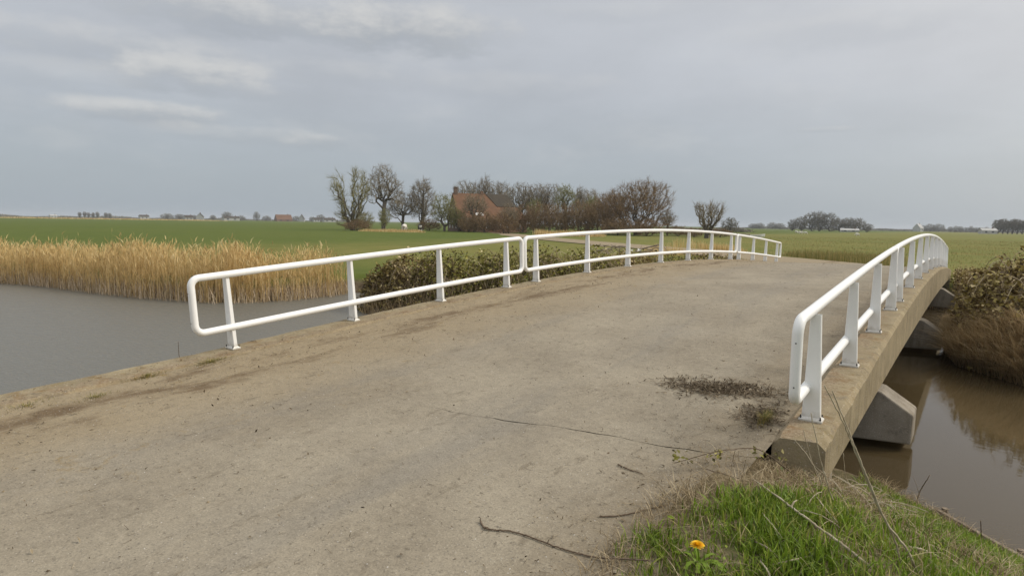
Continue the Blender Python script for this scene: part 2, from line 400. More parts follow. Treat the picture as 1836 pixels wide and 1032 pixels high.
def mat_ground():
    m, t, b, out = mat_new('meadow_ground'); p = pos(t)
    X, Y, Z = t.xyz(p)
    big = t.noise(p, 0.035, 5, 0.6); mid = t.noise(p, 0.5, 6, 0.65); fine = t.noise(p, 9.0, 6, 0.75)
    strip = t.noise(t.scl(p, 0.012, 0.06, 0), 1.0, 4, 0.6)
    g = t.mix(t.ss(mid, 0.3, 0.7), (0.076, 0.103, 0.019), (0.096, 0.124, 0.024))
    g = t.mix(t.m('MULTIPLY', t.ss(big, 0.35, 0.7), 0.5), g, (0.106, 0.124, 0.027))
    # rougher, olive pasture to the north-east of the road
    east = t.ss(t.m('ADD', X, t.m('MULTIPLY', t.m('SUBTRACT', big, 0.5), 22)), -52, -30)
    ol = t.mix(t.ss(mid, 0.3, 0.7), (0.135, 0.143, 0.034), (0.185, 0.168, 0.050))
    ol = t.mix(t.m('MULTIPLY', t.ss(strip, 0.45, 0.62), 0.55), ol, (0.118, 0.138, 0.032))
    g = t.mix(t.m('MULTIPLY', east, t.ss(Y, 15, 30)), g, ol)
    g = t.v('SCALE', g, scale=t.m('ADD', 0.72, t.m('MULTIPLY', fine, 0.56)))
    # bare bank earth near the water
    e = t.mix(t.ss(t.noise(p, 4, 5, 0.7), 0.35, 0.65), (0.070, 0.052, 0.030), (0.135, 0.105, 0.066))
    near = t.m('MULTIPLY', t.ss(Y, 9.5, 8.5), t.ss(t.m('ADD', Y, X), -40, -20))
    low = t.ss(t.m('ADD', Z, t.m('MULTIPLY', t.m('SUBTRACT', mid, 0.5), 0.3)), -0.72, -0.95)
    c = t.mix(low, g, e)
    ve = t.m('MULTIPLY', t.ss(t.noise(p, 2.0, 6, 0.7), 0.42, 0.6), t.ss(t.v('DISTANCE', p, (6.0, 4.5, 0.0)), 9.0, 5.0))
    dirt = t.mix(t.ss(t.noise(p, 30, 4, 0.75), 0.35, 0.65), (0.13, 0.098, 0.058), (0.27, 0.215, 0.14))
    ve = t.m('MAXIMUM', ve, t.ss(t.m('ADD', t.v('DISTANCE', p, (6.15, 4.75, -0.15)), t.m('MULTIPLY', mid, 0.5)), 1.15, 0.75))
    ve = t.m('MAXIMUM', ve, t.m('MULTIPLY', t.ss(X, 6.5, 6.3), t.ss(Y, 7.5, 7.0)))
    c = t.mix(t.m('MULTIPLY', ve, 0.9), c, dirt)
    fb = t.m('MULTIPLY', t.m('MULTIPLY', t.ss(X, 6.2, 6.7), t.ss(X, 9.5, 8.8)), t.m('MULTIPLY', t.ss(Y, 14.5, 15.5), t.ss(Y, 31, 29)))
    c = t.mix(t.m('MULTIPLY', fb, 0.85), c, dirt)
    t.put(b.inputs['Base Color'], c); b.inputs['Roughness'].default_value = 0.95
    b.inputs['Specular IOR Level'].default_value = 0.1
    bump(t, b, t.m('ADD', fine, t.m('MULTIPLY', mid, 0.5)), 0.8, 0.06)
    return m
def mat_water():
    m, t, b, out = mat_new('murky_canal_water'); p = pos(t)
    t.put(b.inputs['Base Color'], t.mix(t.ss(t.m('ADD', t.xyz(p)[0], t.m('MULTIPLY', t.noise(p, 0.4, 3), 6.0)), 6.0, 0.0), (0.068, 0.050, 0.025), (0.128, 0.124, 0.104)))  # west reach paler grey: sky reflection put into the base colour
    t.put(b.inputs['Roughness'], t.ss(t.xyz(p)[0], 2.0, -4.0, 0.025, 0.34)); b.inputs['IOR'].default_value = 1.333
    X, Y, Z = t.xyz(p)
    r1 = t.noise(t.scl(p, 1, 1.9, 1), 2.6, 4, 0.6, 0.6); r2 = t.noise(t.scl(p, 1, 1.6, 1), 9.0, 3, 0.6, 0.5)
    wind = t.ss(X, 2.0, -4.0, 0.05, 3.0)          # the open reach to the west is ruffled, the lee of the bridge is still
    bump(t, b, t.m('MULTIPLY', t.m('ADD', r1, t.m('MULTIPLY', r2, 0.5)), wind), 0.33, 0.05)
    return m
M = {}
M['road'] = mat_road()
M['beam'] = mat_concrete('weathered_edge_concrete', (0.225, 0.183, 0.112), (0.33, 0.272, 0.17), (0.165, 0.125, 0.062), 0.6)
M['pier'] = mat_concrete('dark_pier_concrete', (0.235, 0.208, 0.165), (0.32, 0.285, 0.23), (0.16, 0.128, 0.085), 0.15)
M['paint'] = mat_paint()
M['paint_post'] = mat_paint('white_post_paint', True)
M['ground'] = mat_ground()
M['water'] = mat_water()
M['bolt'] = mat_plain('dark_bolt_steel', (0.02, 0.02, 0.02), (0.05, 0.045, 0.04), 40, 0.5)
M['reed'] = mat_island('dry_reed', [(0.0, (0.36, 0.240, 0.096)), (0.35, (0.56, 0.398, 0.170)), (0.7, (0.71, 0.525, 0.240)), (1.0, (0.82, 0.68, 0.38))], 0.7, 0.4, 0.7, 0.35)
M['reed_base'] = mat_island('old_reed_litter', [(0.0, (0.246, 0.181, 0.109)), (0.5, (0.507, 0.399, 0.268)), (1.0, (0.754, 0.638, 0.478))], 0.8, 0.15)
M['grass'] = mat_island('verge_grass', [(0.0, (0.06, 0.090, 0.010)), (0.3, (0.13, 0.20, 0.018)), (0.7, (0.21, 0.315, 0.026)), (0.92, (0.30, 0.34, 0.05)), (1.0, (0.42, 0.36, 0.14))], 0.45, 0.3, 0.5, 1.3)
M['straw'] = mat_island('dead_grass', [(0.0, (0.12, 0.088, 0.045)), (0.4, (0.25, 0.185, 0.10)), (0.8, (0.38, 0.30, 0.18)), (1.0, (0.55, 0.46, 0.30))], 0.8, 0.2)
M['bank_straw'] = mat_island('drooping_bank_grass', [(0.0, (0.22, 0.155, 0.075)), (0.4, (0.40, 0.29, 0.15)), (0.8, (0.55, 0.42, 0.24)), (1.0, (0.68, 0.56, 0.36))], 0.7, 0.45)
M['pasture'] = mat_island('rough_pasture_grass', [(0.0, (0.13, 0.135, 0.034)), (0.4, (0.21, 0.19, 0.056)), (0.75, (0.33, 0.255, 0.098)), (1.0, (0.46, 0.345, 0.15))], 0.7, 0.25, 1.0, 0.12)
M['bramble'] = mat_island('bramble_leaf', [(0.0, (0.04, 0.032, 0.010)), (0.3, (0.11, 0.098, 0.020)), (0.55, (0.185, 0.175, 0.034)), (0.8, (0.29, 0.27, 0.055)), (0.93, (0.46, 0.40, 0.11)), (1.0, (0.66, 0.58, 0.32))], 0.5, 0.25, 0.8, 0.7)
M['bramble_dry'] = mat_island('dry_bramble_leaf', [(0.0, (0.045, 0.030, 0.012)), (0.3, (0.14, 0.095, 0.034)), (0.6, (0.24, 0.185, 0.050)), (0.85, (0.38, 0.31, 0.10)), (1.0, (0.66, 0.54, 0.30))], 0.6, 0.2, 0.9, 0.6)
M['cane'] = mat_island('bramble_cane', [(0.0, (0.09, 0.06, 0.03)), (0.5, (0.26, 0.19, 0.11)), (1.0, (0.52, 0.43, 0.28))], 0.8, 0.0)
M['bark'] = mat_plain('grey_bark', (0.085, 0.072, 0.055), (0.15, 0.13, 0.10), 3.0, 0.9)
M['twig'] = mat_island('bare_twigs', [(0.0, (0.14, 0.110, 0.070)), (0.5, (0.225, 0.185, 0.122)), (1.0, (0.33, 0.28, 0.195))], 0.85, 0.0)
M['twig_brown'] = mat_island('brown_twigs', [(0.0, (0.13, 0.085, 0.042)), (0.5, (0.225, 0.152, 0.080)), (1.0, (0.33, 0.235, 0.135))], 0.85, 0.0)
M['twig_olive'] = mat_island('budding_twigs', [(0.0, (0.14, 0.125, 0.050)), (0.5, (0.25, 0.225, 0.095)), (1.0, (0.36, 0.33, 0.15))], 0.8, 0.15)
M['bud'] = mat_island('young_leaves', [(0.0, (0.16, 0.165, 0.055)), (0.5, (0.24, 0.24, 0.085)), (1.0, (0.34, 0.33, 0.13))], 0.6, 0.35)
M['far'] = mat_island('far_tree_twigs', [(0.0, (0.13, 0.118, 0.088)), (0.5, (0.20, 0.182, 0.14)), (1.0, (0.28, 0.26, 0.205))], 0.9, 0.0)
M['wood'] = mat_plain('grey_weathered_wood', (0.15, 0.115, 0.08), (0.30, 0.25, 0.19), 12, 0.9, 0.3)
M['stick'] = mat_plain('brown_stick', (0.085, 0.058, 0.036), (0.17, 0.125, 0.085), 30, 0.85)
M['stalk'] = mat_plain('pale_dead_stalk', (0.30, 0.245, 0.16), (0.47, 0.41, 0.30), 18, 0.8)
M['litter'] = mat_island('leaf_litter', [(0.0, (0.055, 0.040, 0.026)), (0.4, (0.14, 0.105, 0.066)), (0.75, (0.25, 0.20, 0.125)), (1.0, (0.42, 0.36, 0.26))], 0.9, 0.0)
M['debris'] = mat_island('plant_debris', [(0.0, (0.085, 0.062, 0.040)), (0.5, (0.18, 0.138, 0.088)), (0.85, (0.28, 0.225, 0.15)), (1.0, (0.44, 0.37, 0.27))], 0.95, 0.0)
M['pebble'] = mat_island('pebbles', [(0.0, (0.14, 0.125, 0.105)), (0.5, (0.30, 0.275, 0.235)), (1.0, (0.56, 0.53, 0.48))], 0.85, 0.0)

# ------------------------------------------------------------------ bridge profile and terrain
Q = 0.2431                                   # skew of the bridge: stations shift by Q per metre across
PA, PB = 0.6128, -0.0559
S0, S1 = 4.1846, 30.9273; SM, SH = (S0+S1)/2, (S1-S0)/2
def zroad(s):
    s = np.asarray(s, float); u = (s-SM)/SH
    arch = PA*(1-u**2)+PB*(1-u**4)
    d = np.maximum(np.abs(u)-1, 0)*SH; k = 3.6; sl = (2*PA+4*PB)/SH
    return np.where(np.abs(u) <= 1, arch, -sl*k*(1-np.exp(-d/k)))
def zr(s): return float(zroad(s))
def slope(s): return (zr(s+0.01)-zr(s-0.01))/0.02
WATER_Z = -1.30
CANAL = np.array([(-700, -190), (-300, -75), (-60, -1), (-40, 5.0), (-27.2, 8.5), (-23.8, 9.5), (-19.4, 10.0), (-16.2, 10.6), (-13.7, 11.5), (-12.9, 12.8), (-12.8, 14.5), (-13.1, 16.6),
                  (-11.6, 17.4), (-10.2, 16.0), (-8.9, 13.6), (-7.9, 13.0), (-6.2, 13.3), (-4.0, 14.6), (0, 17.6), (3, 22.5), (5.4, 27.4), (6.5, 29.0), (7.10, 28.6), (7.10, 24.0), (7.14, 18.4), (7.44, 16.6), (8.5, 15.3), (10.5, 14.0), (14, 12.3), (22, 10), (60, 2), (300, -45),
                  (300, -62), (60, -14), (22, -3.0), (14, 1.4), (10.5, 4.7), (9.0, 6.1), (8.1, 6.95), (7.2, 7.85), (6.5, 8.15), (3, 7.3), (0.2, 6.2), (-0.55, 5.0), (-0.7, 3.0), (-0.9, 0), (-1.3, -8),
                  (-6, -15), (-20, -22), (-60, -34), (-300, -118), (-700, -230)], float)
FAR_ROAD = np.array([(3.25, 31.0), (3.2, 33.2), (2.3, 35.6), (0.2, 38.6), (-4.0, 42.6), (-12, 49.5), (-20, 55.3), (-28, 61.2), (-37, 68.5), (-52, 82), (-75, 104)], float)
def sdf_poly(px, py, poly):
    """signed distance to a polygon, positive outside"""
    d2 = np.full(px.shape, 1e18); ins = np.zeros(px.shape, bool); n = len(poly)
    for i in range(n):
        ax, ay = poly[i]; bx, by = poly[(i+1) % n]
        ex, ey = bx-ax, by-ay; wx, wy = px-ax, py-ay
        t = np.clip((wx*ex+wy*ey)/(ex*ex+ey*ey), 0, 1)
        d2 = np.minimum(d2, (wx-ex*t)**2+(wy-ey*t)**2)
        c = ((ay <= py) & (by > py)) | ((by <= py) & (ay > py))
        with np.errstate(divide='ignore', invalid='ignore'):
            xi = ax+(py-ay)/(by-ay+1e-12)*ex
        ins ^= c & (px < xi)
    d = np.sqrt(d2); return np.where(ins, -d, d)
def dist_line(px, py, line):
    d2 = np.full(px.shape, 1e18)
    for i in range(len(line)-1):
        ax, ay = line[i]; bx, by = line[i+1]; ex, ey = bx-ax, by-ay
        t = np.clip(((px-ax)*ex+(py-ay)*ey)/(ex*ex+ey*ey), 0, 1)
        d2 = np.minimum(d2, (px-ax-ex*t)**2+(py-ay-ey*t)**2)
    return np.sqrt(d2)
def sst(x, a, b):
    t = np.clip((x-a)/(b-a), 0, 1); return t*t*(3-2*t)
def wob(x, y, k, seed=0):
    return (np.sin(x*k*1.0+seed*1.3+1.7*np.sin(y*k*0.6+seed))+np.sin(y*k*1.27-seed*0.7+1.3*np.sin(x*k*0.8)))*0.5
def ground_z(x, y):
    x = np.asarray(x, float); y = np.asarray(y, float)
    sd = sdf_poly(x, y, CANAL); s = y-Q*x
    dist = np.hypot(x-4, y-6)
    nearside = sst(y-0.28*x, 11.0, 9.5)
    # land levels
    far = -0.58+0.48*sst(dist, 30, 125)+0.05*wob(x, y, 0.25, 2)*sst(dist, 8, 30)
    app = zroad(np.minimum(s, 4.2))-0.05-0.10*sst(x, 6.8, 10)+0.035*wob(x, y, 2.1, 1)
    app = np.where(x < 6.0, np.minimum(app, zroad(np.minimum(s, 4.2))-0.13), app)
    dr = dist_line(x, y, FAR_ROAD)
    roadz = np.where(y < 45, zroad(np.maximum(s, 30))-0.10, -0.33)
    far = far+(np.maximum(roadz, far)-far)*sst(dr, 7.0, 3.0)
    far = np.where(dr < 3.1, np.minimum(far, roadz), far)
    land = far*(1-nearside)+app*nearside
    # bank profile
    sl_near = 2.4+(0.45-2.4)*sst(x, 2.0, 6.4)
    sl = sl_near*nearside+0.75*(1-nearside)
    bank = WATER_Z+np.where(sd > 0, sd*sl, sd*0.9)+0.04*wob(x, y, 1.8, 3)*sst(sd, 0.1, 0.8)
    z = np.where(bank < land, bank, land)
    k = 0.25; h = np.clip(0.5+0.5*(land-bank)/k, 0, 1); z = land*(1-h)+bank*h-k*h*(1-h)
    z = np.maximum(z, -2.6)
    under = sst(s, S0-0.40, S0-0.15)*sst(-s, -(S1+1.0), -(S1+0.6))*sst(x, -0.75, -0.45)*sst(-x, -7.0, -6.72)
    z = z+(np.minimum(z, -0.85)-z)*under
    hole = np.exp(-(((x-6.5)/0.35)**2+((y-5.05)/0.30)**2))
    return z-0.05*hole
# one sheet out to the horizon, finest around the bridge head
def build_ground():
    n = 520
    t = np.linspace(-1, 1, n); k = 7.0
    g = np.sinh(t*k)/math.sinh(k)*4200
    gx, gy = np.meshgrid(5.0+g, 8.0+g)
    z = ground_z(gx, gy)
    V = np.stack([gx, gy, z], 2).reshape(-1, 3)
    i = np.arange(n*n).reshape(n, n)
    q = np.stack([i[:-1, :-1], i[:-1, 1:], i[1:, 1:], i[1:, :-1]], 2).reshape(-1, 4)
    o = MB().add(V, quads=q).build('ground', M['ground'], None, True)
    tag(o, kind='structure')
build_ground()
wb = MB(); wb.add([(-900, -500, WATER_Z), (500, -500, WATER_Z), (500, 60, WATER_Z), (-900, 60, WATER_Z)], quads=[(0, 1, 2, 3)])
tag(wb.build('water', M['water']), kind='structure')

# ------------------------------------------------------------------ road and bridge
XL0, XL1, XR0, XR1 = -0.19, 0.30, 6.33, 6.71
def ribbon(mb, s_list, x_list, zf, last=None, first=None):
    V = []
    for i_, s_ in enumerate(s_list):
        for x in x_list:
            s = s_
            if last and i_ == len(s_list)-1: s = s_+last(x)
            if first and i_ == 0: s = s_+first(x)
            V.append((x, s+Q*x, zf(s, x)))
    nx = len(x_list)
    q = [(a*nx+b, a*nx+b+1, (a+1)*nx+b+1, (a+1)*nx+b) for a in range(len(s_list)-1) for b in range(nx-1)]
    mb.add(V, quads=q)
JOINT = 3.27
def jgap(x): return (0.010+0.006*math.sin(x*9))*max(0.0, min(1, (x-3.4)*1.2))+0.0004
def jw(x): return 0.016*math.sin(x*4.1)+0.010*math.sin(x*11.0)+0.007*math.sin(x*23.0)
def zdeck(s, x):
    c = 0.03*(1-((x-3.25)/2.9)**2)
    e = 0.045*math.exp(-((x-XL1)/0.35)**2)+0.02*math.exp(-((x-XR0)/0.3)**2)   # earth washed up against the kerbs
    return zr(s)-0.055+c+e*0.7+0.006*math.sin(x*3.1+s*1.7)+0.005*math.sin(s*4.3-x*2.0)
xs = list(np.linspace(XL1-0.01, XR0+0.01, 26))
rb = MB(); ribbon(rb, list(np.linspace(-32, -6, 20))+list(np.linspace(-5, JOINT, 40)), list(np.linspace(XL1-0.01, 6.32, 60)), zdeck, last=lambda x: jw(x)-jgap(x)/2)
tag(rb.build('road', M['road'], None, True), kind='structure')
def far_road():
    mb = MB(); L = FAR_ROAD; pts = []
    for i in range(len(L)-1):
        for k in range(8): pts.append(L[i]+(L[i+1]-L[i])*k/8)
    pts = np.array(pts+[L[-1]])
    for _ in range(6): pts[1:-1] = (pts[:-2]+2*pts[1:-1]+pts[2:])/4
    T = np.gradient(pts, axis=0); T /= np.linalg.norm(T, axis=1, keepdims=True)
    Nn = np.stack([T[:, 1], -T[:, 0]], 1); V = []
    for p, nn in zip(pts, Nn):
        for w in (-2.75, -1.0, 1.0, 2.75):
            q = p+nn*w; s = q[1]-Q*q[0]
            V.append((q[0], q[1], (zr(max(s, 30.0))-0.045 if q[1] < 47 else -0.27)))
    k = 4
    qd = [(a*k+b, a*k+b+1, (a+1)*k+b+1, (a+1)*k+b) for a in range(len(pts)-1) for b in range(k-1)]
    o = mb.add(V, quads=[x[::-1] for x in qd]).build('farm_road', M['road'], None, True)
    tag(o, kind='structure')
far_road()

bridge = empty('concrete_bridge', (3.25, 18.3, 0))
bridge_off = np.array([3.25, 18.3, 0])
tag(bridge, 'long low arched concrete road bridge crossing the brown canal', 'bridge')
class BMB(MB):
    def build(s, name, mat, parent=None, smooth=False):
        s.v = [a-bridge_off.astype(np.float32) for a in s.v]
        return super().build(name, mat, parent, smooth)
ss_ = list(np.linspace(JOINT, S1+0.9, 110))
db = BMB(); ribbon(db, ss_, list(np.linspace(XL1-0.01, XR0+0.01, 60)), zdeck, first=lambda x: jw(x)+jgap(x)/2)
ribbon(db, ss_[::-1], [xs[0], xs[-1]], lambda s, x: 0.38*zr(s)-0.30)
db.build('deck', M['road'], bridge, True)
def edge_beam(x0, x1, outer_right, sa):
    mb = BMB(); sl = np.concatenate([np.arange(sa, S0-0.6, 0.16), np.linspace(S0-0.52, S1+0.52, 200)])
    ch = 0.035; rs = np.random.default_rng(3 if outer_right else 4)
    rings = []
    for i, s in enumerate(sl):
        z = zr(s); dp = z-(0.38*z-0.37)
        # worn arrises: small random breaks along the edges
        b0, b1 = abs(rs.normal(0, 0.010)), abs(rs.normal(0, 0.010))
        if rs.random() < 0.06: b1 += rs.uniform(0.01, 0.03)
        zt = z+rs.normal(0, 0.002)
        rings.append([(x0, z-dp), (x1, z-dp), (x1, zt-ch-b1), (x1-ch-b1, zt), (x0+ch+b0, zt), (x0, zt-ch-b0)])
    V = []
    for s, r in zip(sl, rings):
        for (x, z) in r: V.append((x, s+Q*x, z))
    k = 6; n = len(sl)
    q = [(a*k+b, a*k+(b+1) % k, (a+1)*k+(b+1) % k, (a+1)*k+b) for a in range(n-1) for b in range(k)]
    q = [x[::-1] for x in q]
    tr = []
    for base, rev in ((0, False), ((n-1)*k, True)):
        for b in range(1, k-1):
            f = (base, base+b, base+b+1); tr.append(f[::-1] if rev else f)
    mb.add(V, tris=tr, quads=q)
    return mb.build('edge_beam', M['beam'], bridge)
edge_beam(XL0, XL1, False, -14.0); edge_beam(XR0, XR1, True, S0-0.52)
def pier(sp):
    # a hammer-head cap whose ends slope down outside the edge beams, on a recessed wall
    half = 0.27
    top = -0.47; bot = -1.20
    poly = [(-0.50, bot), (7.03, bot), (7.035, -0.80), (6.66, -0.53), (6.45, min(top, -0.45)), (0.05, min(top, -0.45)), (-0.14, -0.53), (-0.505, -0.80)]
    mb = BMB(); n = len(poly); V = []
    for e in (-half, half):
        for (x, z) in poly: V.append((x, sp+Q*x+e, z))
    ch = 0.03
    q = [(i, (i+1) % n, n+(i+1) % n, n+i) for i in range(n)]
    tr = [(0, i, i+1) for i in range(1, n-1)]+[(n, n+i+1, n+i) for i in range(1, n-1)]
    mb.add(V, tris=tr, quads=[x[::-1] for x in q])
    cap = mb.build('pier_cap', M['pier'], bridge)
    bv = cap.modifiers.new('bevel', 'BEVEL'); bv.width = 0.022; bv.segments = 2
    for fx in (0.9, 2.5, 4.1, 5.7):
        m3 = BMB(); V = [(fx+a, sp+Q*fx+b, c) for c in (min(top, -0.45)-0.01, 0.38*zr(sp)-0.29) for b in (-0.2, 0.2) for a in (-0.3, 0.3)]
        m3.add(V, quads=[(0, 2, 3, 1), (4, 5, 7, 6), (0, 1, 5, 4), (2, 6, 7, 3), (0, 4, 6, 2), (1, 3, 7, 5)]); m3.build('bearing_block', M['pier'], bridge)
        m2 = BMB(); tube(m2, [(fx, sp+Q*fx, -2.7), (fx, sp+Q*fx, -1.1)], 0.19, 14)
        m2.build('pile', M['pier'], bridge, False)
for sp in (8.2, 16.45, 26.7): pier(sp)
for sp in (S0-0.25, S1+0.25):
    mb = BMB(); V = []
    for e in (-0.24, 0.24):
        for (x, z) in [(XL0+0.02, -2.2), (XR1-0.02, -2.2), (XR1-0.02, 0.38*zr(sp)-0.36), (XL0+0.02, 0.38*zr(sp)-0.36)]: V.append((x, sp+Q*x+e, z))
    mb.add(V, quads=[(0, 1, 2, 3), (7, 6, 5, 4), (0, 4, 5, 1), (1, 5, 6, 2), (2, 6, 7, 3), (3, 7, 4, 0)])
    mb.build('abutment', M['pier'], bridge)

# ------------------------------------------------------------------ railings
D1, D2, GAP = 1.92867, 2.18068, 1.04329
def stations():
    a = [S0+D1*i for i in range(4)]; b = [a[-1]+GAP+D2*i for i in range(7)]; c = [b[-1]+GAP+D1*i for i in range(4)]
    return a, b, c
RT, ZT, ZB, RC = 0.043, 0.957, 0.285, 0.105
def post_mesh():
    mb = MB(); prof = [(0.0, 0.077), (0.06, 0.073), (0.5, 0.056), (0.93, 0.041)]; ty = 0.026; c = 0.006
    V = []
    for (z, hx) in prof:
        V += [(-hx+c, -ty, z), (hx-c, -ty, z), (hx, -ty+c, z), (hx, ty-c, z), (hx-c, ty, z), (-hx+c, ty, z), (-hx, ty-c, z), (-hx, -ty+c, z)]
    k = 8; q = [(a*k+b, a*k+(b+1) % k, (a+1)*k+(b+1) % k, (a+1)*k+b) for a in range(len(prof)-1) for b in range(k)]
    mb.add(V, quads=q); me = mb.mesh('post'); me.materials.append(M['paint_post']); return me
def plate_mesh():
    mb = MB()
    V = []
    for (z, hx, hy) in [(0.0, 0.094, 0.052), (0.014, 0.094, 0.052), (0.020, 0.088, 0.046), (0.032, 0.080, 0.032)]:
        V += [(-hx, -hy, z), (hx, -hy, z), (hx, hy, z), (-hx, hy, z)]
    k = 4; q = [(a*k+b, a*k+(b+1) % k, (a+1)*k+(b+1) % k, (a+1)*k+b) for a in range(3) for b in range(k)]
    q += [(12, 13, 14, 15), (3, 2, 1, 0)]
    mb.add(V, quads=q); me = mb.mesh('base_plate'); me.materials.append(M['paint_post']); return me
def bolt_mesh():
    mb = MB(); tube(mb, [(0, 0, 0), (0, 0, 0.020)], 0.0085, 6); tube(mb, [(0, 0, 0.019), (0, 0, 0.036)], 0.0055, 6)
    me = mb.mesh('bolt'); me.materials.append(M['bolt']); return me
def screw_mesh():
    mb = MB(); tube(mb, [(0, 0, 0), (0, 0, 0.004)], 0.006, 8)
    me = mb.mesh('screw'); me.materials.append(M['bolt']); return me
ME_POST, ME_PLATE, ME_BOLT, ME_SCREW = post_mesh(), plate_mesh(), bolt_mesh(), screw_mesh()
def rail_section(side, st, label):
    xb = 0.0 if side < 0 else 6.5055
    inw = 1 if side < 0 else -1
    sh = Q*xb
    ym = (st[0]+st[-1])/2
    root = empty('railing_section', (xb, ym+sh, zr(ym)))
    tag(root, label, 'railing', 'white bridge railing sections')
    org = np.array([xb, ym+sh, zr(ym)])
    def P(s, h, off):
        m = slope(s); L = math.hypot(1, m)
        return np.array([xb+inw*off, s+sh-h*m/L, zr(s)+h/L])-org
    s0, s1 = st[0]-GAP/2+0.052, st[-1]+GAP/2-0.052
    path = []
    n = max(12, int((s1-s0)/0.4))
    for i in range(n+1): path.append(P(s0+RC+(s1-s0-2*RC)*i/n, ZT, 0.036))
    for k in range(1, 6):
        a = k/6*math.pi/2; path.append(P(s1-RC+RC*math.sin(a), ZT-RC+RC*math.cos(a), 0.036+0.001*k))
    for k in range(0, 5): path.append(P(s1, ZT-RC-(ZT-ZB-2*RC)*k/4, 0.042+0.003*k/4))
    for k in range(1, 6):
        a = k/6*math.pi/2; path.append(P(s1-RC+RC*math.cos(a), ZB+RC-RC*math.sin(a), 0.046+0.001*k))
    for i in range(n+1): path.append(P(s1-RC-(s1-s0-2*RC)*i/n, ZB, 0.052))
    for k in range(1, 6):
        a = k/6*math.pi/2; path.append(P(s0+RC-RC*math.sin(a), ZB+RC-RC*math.cos(a), 0.052-0.001*k))
    for k in range(0, 5): path.append(P(s0, ZB+RC+(ZT-ZB-2*RC)*k/4, 0.045-0.003*k/4))
    for k in range(1, 6):
        a = k/6*math.pi/2; path.append(P(s0+RC-RC*math.cos(a), ZT-RC+RC*math.sin(a), 0.041-0.001*k))
    mb = MB(); tube(mb, path, RT, 16, closed=True)
    rail = mb.build('rail_tube', M['paint'], root, True)
    for (sv, sgn) in ((s0, -1), (s1, 1)):
        for h in (0.78, 0.42):
            sc = link('screw', ME_SCREW, None, rail)
            p = P(sv, h, 0.043); sc.location = (p[0], p[1]+sgn*(RT-0.001), p[2]); sc.rotation_euler = (-sgn*math.pi/2, 0, 0)
    for s in st:
        po = link('post', ME_POST, None, root)
        p = P(s, 0.0, 0.0); po.location = p; po.rotation_euler = (math.atan(slope(s)), 0, 0)
        pl = link('base_plate', ME_PLATE, None, po)
        for (bx, by) in ((-0.078, -0.040), (0.078, 0.040), (0.078, -0.040), (-0.078, 0.040)):
            b = link('bolt', ME_BOLT, None, po); b.location = (bx, by, 0.012)
    return root
SA, SB, SC = stations()
rail_section(-1, SA, 'white railing section with four posts at the near left, water behind its open end')
rail_section(-1, SB, 'long seven-post white railing section curving over the crest on the left side')
rail_section(-1, SC, 'short far white railing section with four posts at the left, beside the farm road bend')
rail_section(1, SA, 'nearest white railing section on the right edge beam, end loop closest to the grass')
rail_section(1, SB, 'seven-post white railing section over the crest on the right side of the bridge')
rail_section(1, SC, 'farthest white railing section on the right side, foreshortened before the bramble bank')

# ------------------------------------------------------------------ trees
def spot(px, D):
    """ground point at a bearing (column of the view) and a distance in metres"""
    d = sky_dir(px, 387+px*0.0155); k = D/math.hypot(d.x, d.y)
    x, y = CX+d.x*k, d.y*k
    return x, y, float(ground_z(np.array([x]), np.array([y]))[0])
def crown_points(rs, N, lobes):
    """points through a crown made of a few ellipsoid lobes (cx, cy, cz, rx, ry, rz), thicker towards the rim"""
    vol = np.array([l[3]*l[4]*l[5] for l in lobes]); pick = rs.choice(len(lobes), N, p=vol/vol.sum()); L = np.array(lobes)[pick]
    d = rs.normal(0, 1, (N, 3)); d /= np.linalg.norm(d, axis=1, keepdims=True)
    r = rs.random((N, 1))**(1/2.6)
    P = L[:, :3]+d*r*L[:, 3:6]*(1+0.10*np.sin(d[:, :1]*5+d[:, 1:2]*4+d[:, 2:3]*6))
    return P
def fan_points(rs, N, H, W, z0, stems, fuzz):
    """points along straight stems that fan out from a low base"""
    out = []
    az = rs.uniform(0, 2*math.pi, stems); tilt = np.sqrt(rs.random(stems)); hh = rs.uniform(0.72, 1.0, stems)*(1-0.28*tilt**2)
    for i in range(N):
        k = rs.integers(stems); f = rs.random()**0.75
        rr = W/2*tilt[k]*(0.15+0.85*f**0.8); z = z0+(H-z0)*hh[k]*f
        out.append((math.cos(az[k])*rr+rs.normal(0, fuzz*(0.3+f)), math.sin(az[k])*rr+rs.normal(0, fuzz*(0.3+f)), z))
    return np.array(out)
def wire(rs, P, trunk, bf):
    """join crown points to the trunk by short, fairly straight ways (a balanced spanning tree)"""
    P = P[P[:, 2] > 0.25]
    nodes = list(trunk); par = [i-1 for i in range(len(trunk))]
    n0 = len(trunk); A = np.concatenate([np.array(trunk), P]); n = len(A)
    plen = np.full(n, 1e9); plen[0] = 0
    for i in range(1, n0): plen[i] = plen[i-1]+np.linalg.norm(A[i]-A[i-1])
    parent = np.full(n, -1); parent[1:n0] = np.arange(n0-1)
    best = np.full(n, 1e18); bp = np.full(n, -1); done = np.zeros(n, bool)
    def relax(i):
        d = np.linalg.norm(A-A[i], axis=1); pen = np.where(A[:, 2] < A[i, 2], 1.6, 1.0)
        c = d*pen+bf*(plen[i]+d)
        m = (c < best) & ~done; best[m] = c[m]; bp[m] = i
    for i in range(n0): done[i] = True
    for i in range(n0): relax(i)
    order = []
    for _ in range(n-n0):
        j = int(np.argmin(np.where(done, 1e19, best))); done[j] = True
        parent[j] = bp[j]; plen[j] = plen[bp[j]]+np.linalg.norm(A[j]-A[bp[j]]); order.append(j); relax(j)
    cnt = np.ones(n)
    for j in reversed(order): cnt[parent[j]] += cnt[j]
    for i in range(n0-1, 0, -1): cnt[i-1] += cnt[i]
    return A, parent, cnt
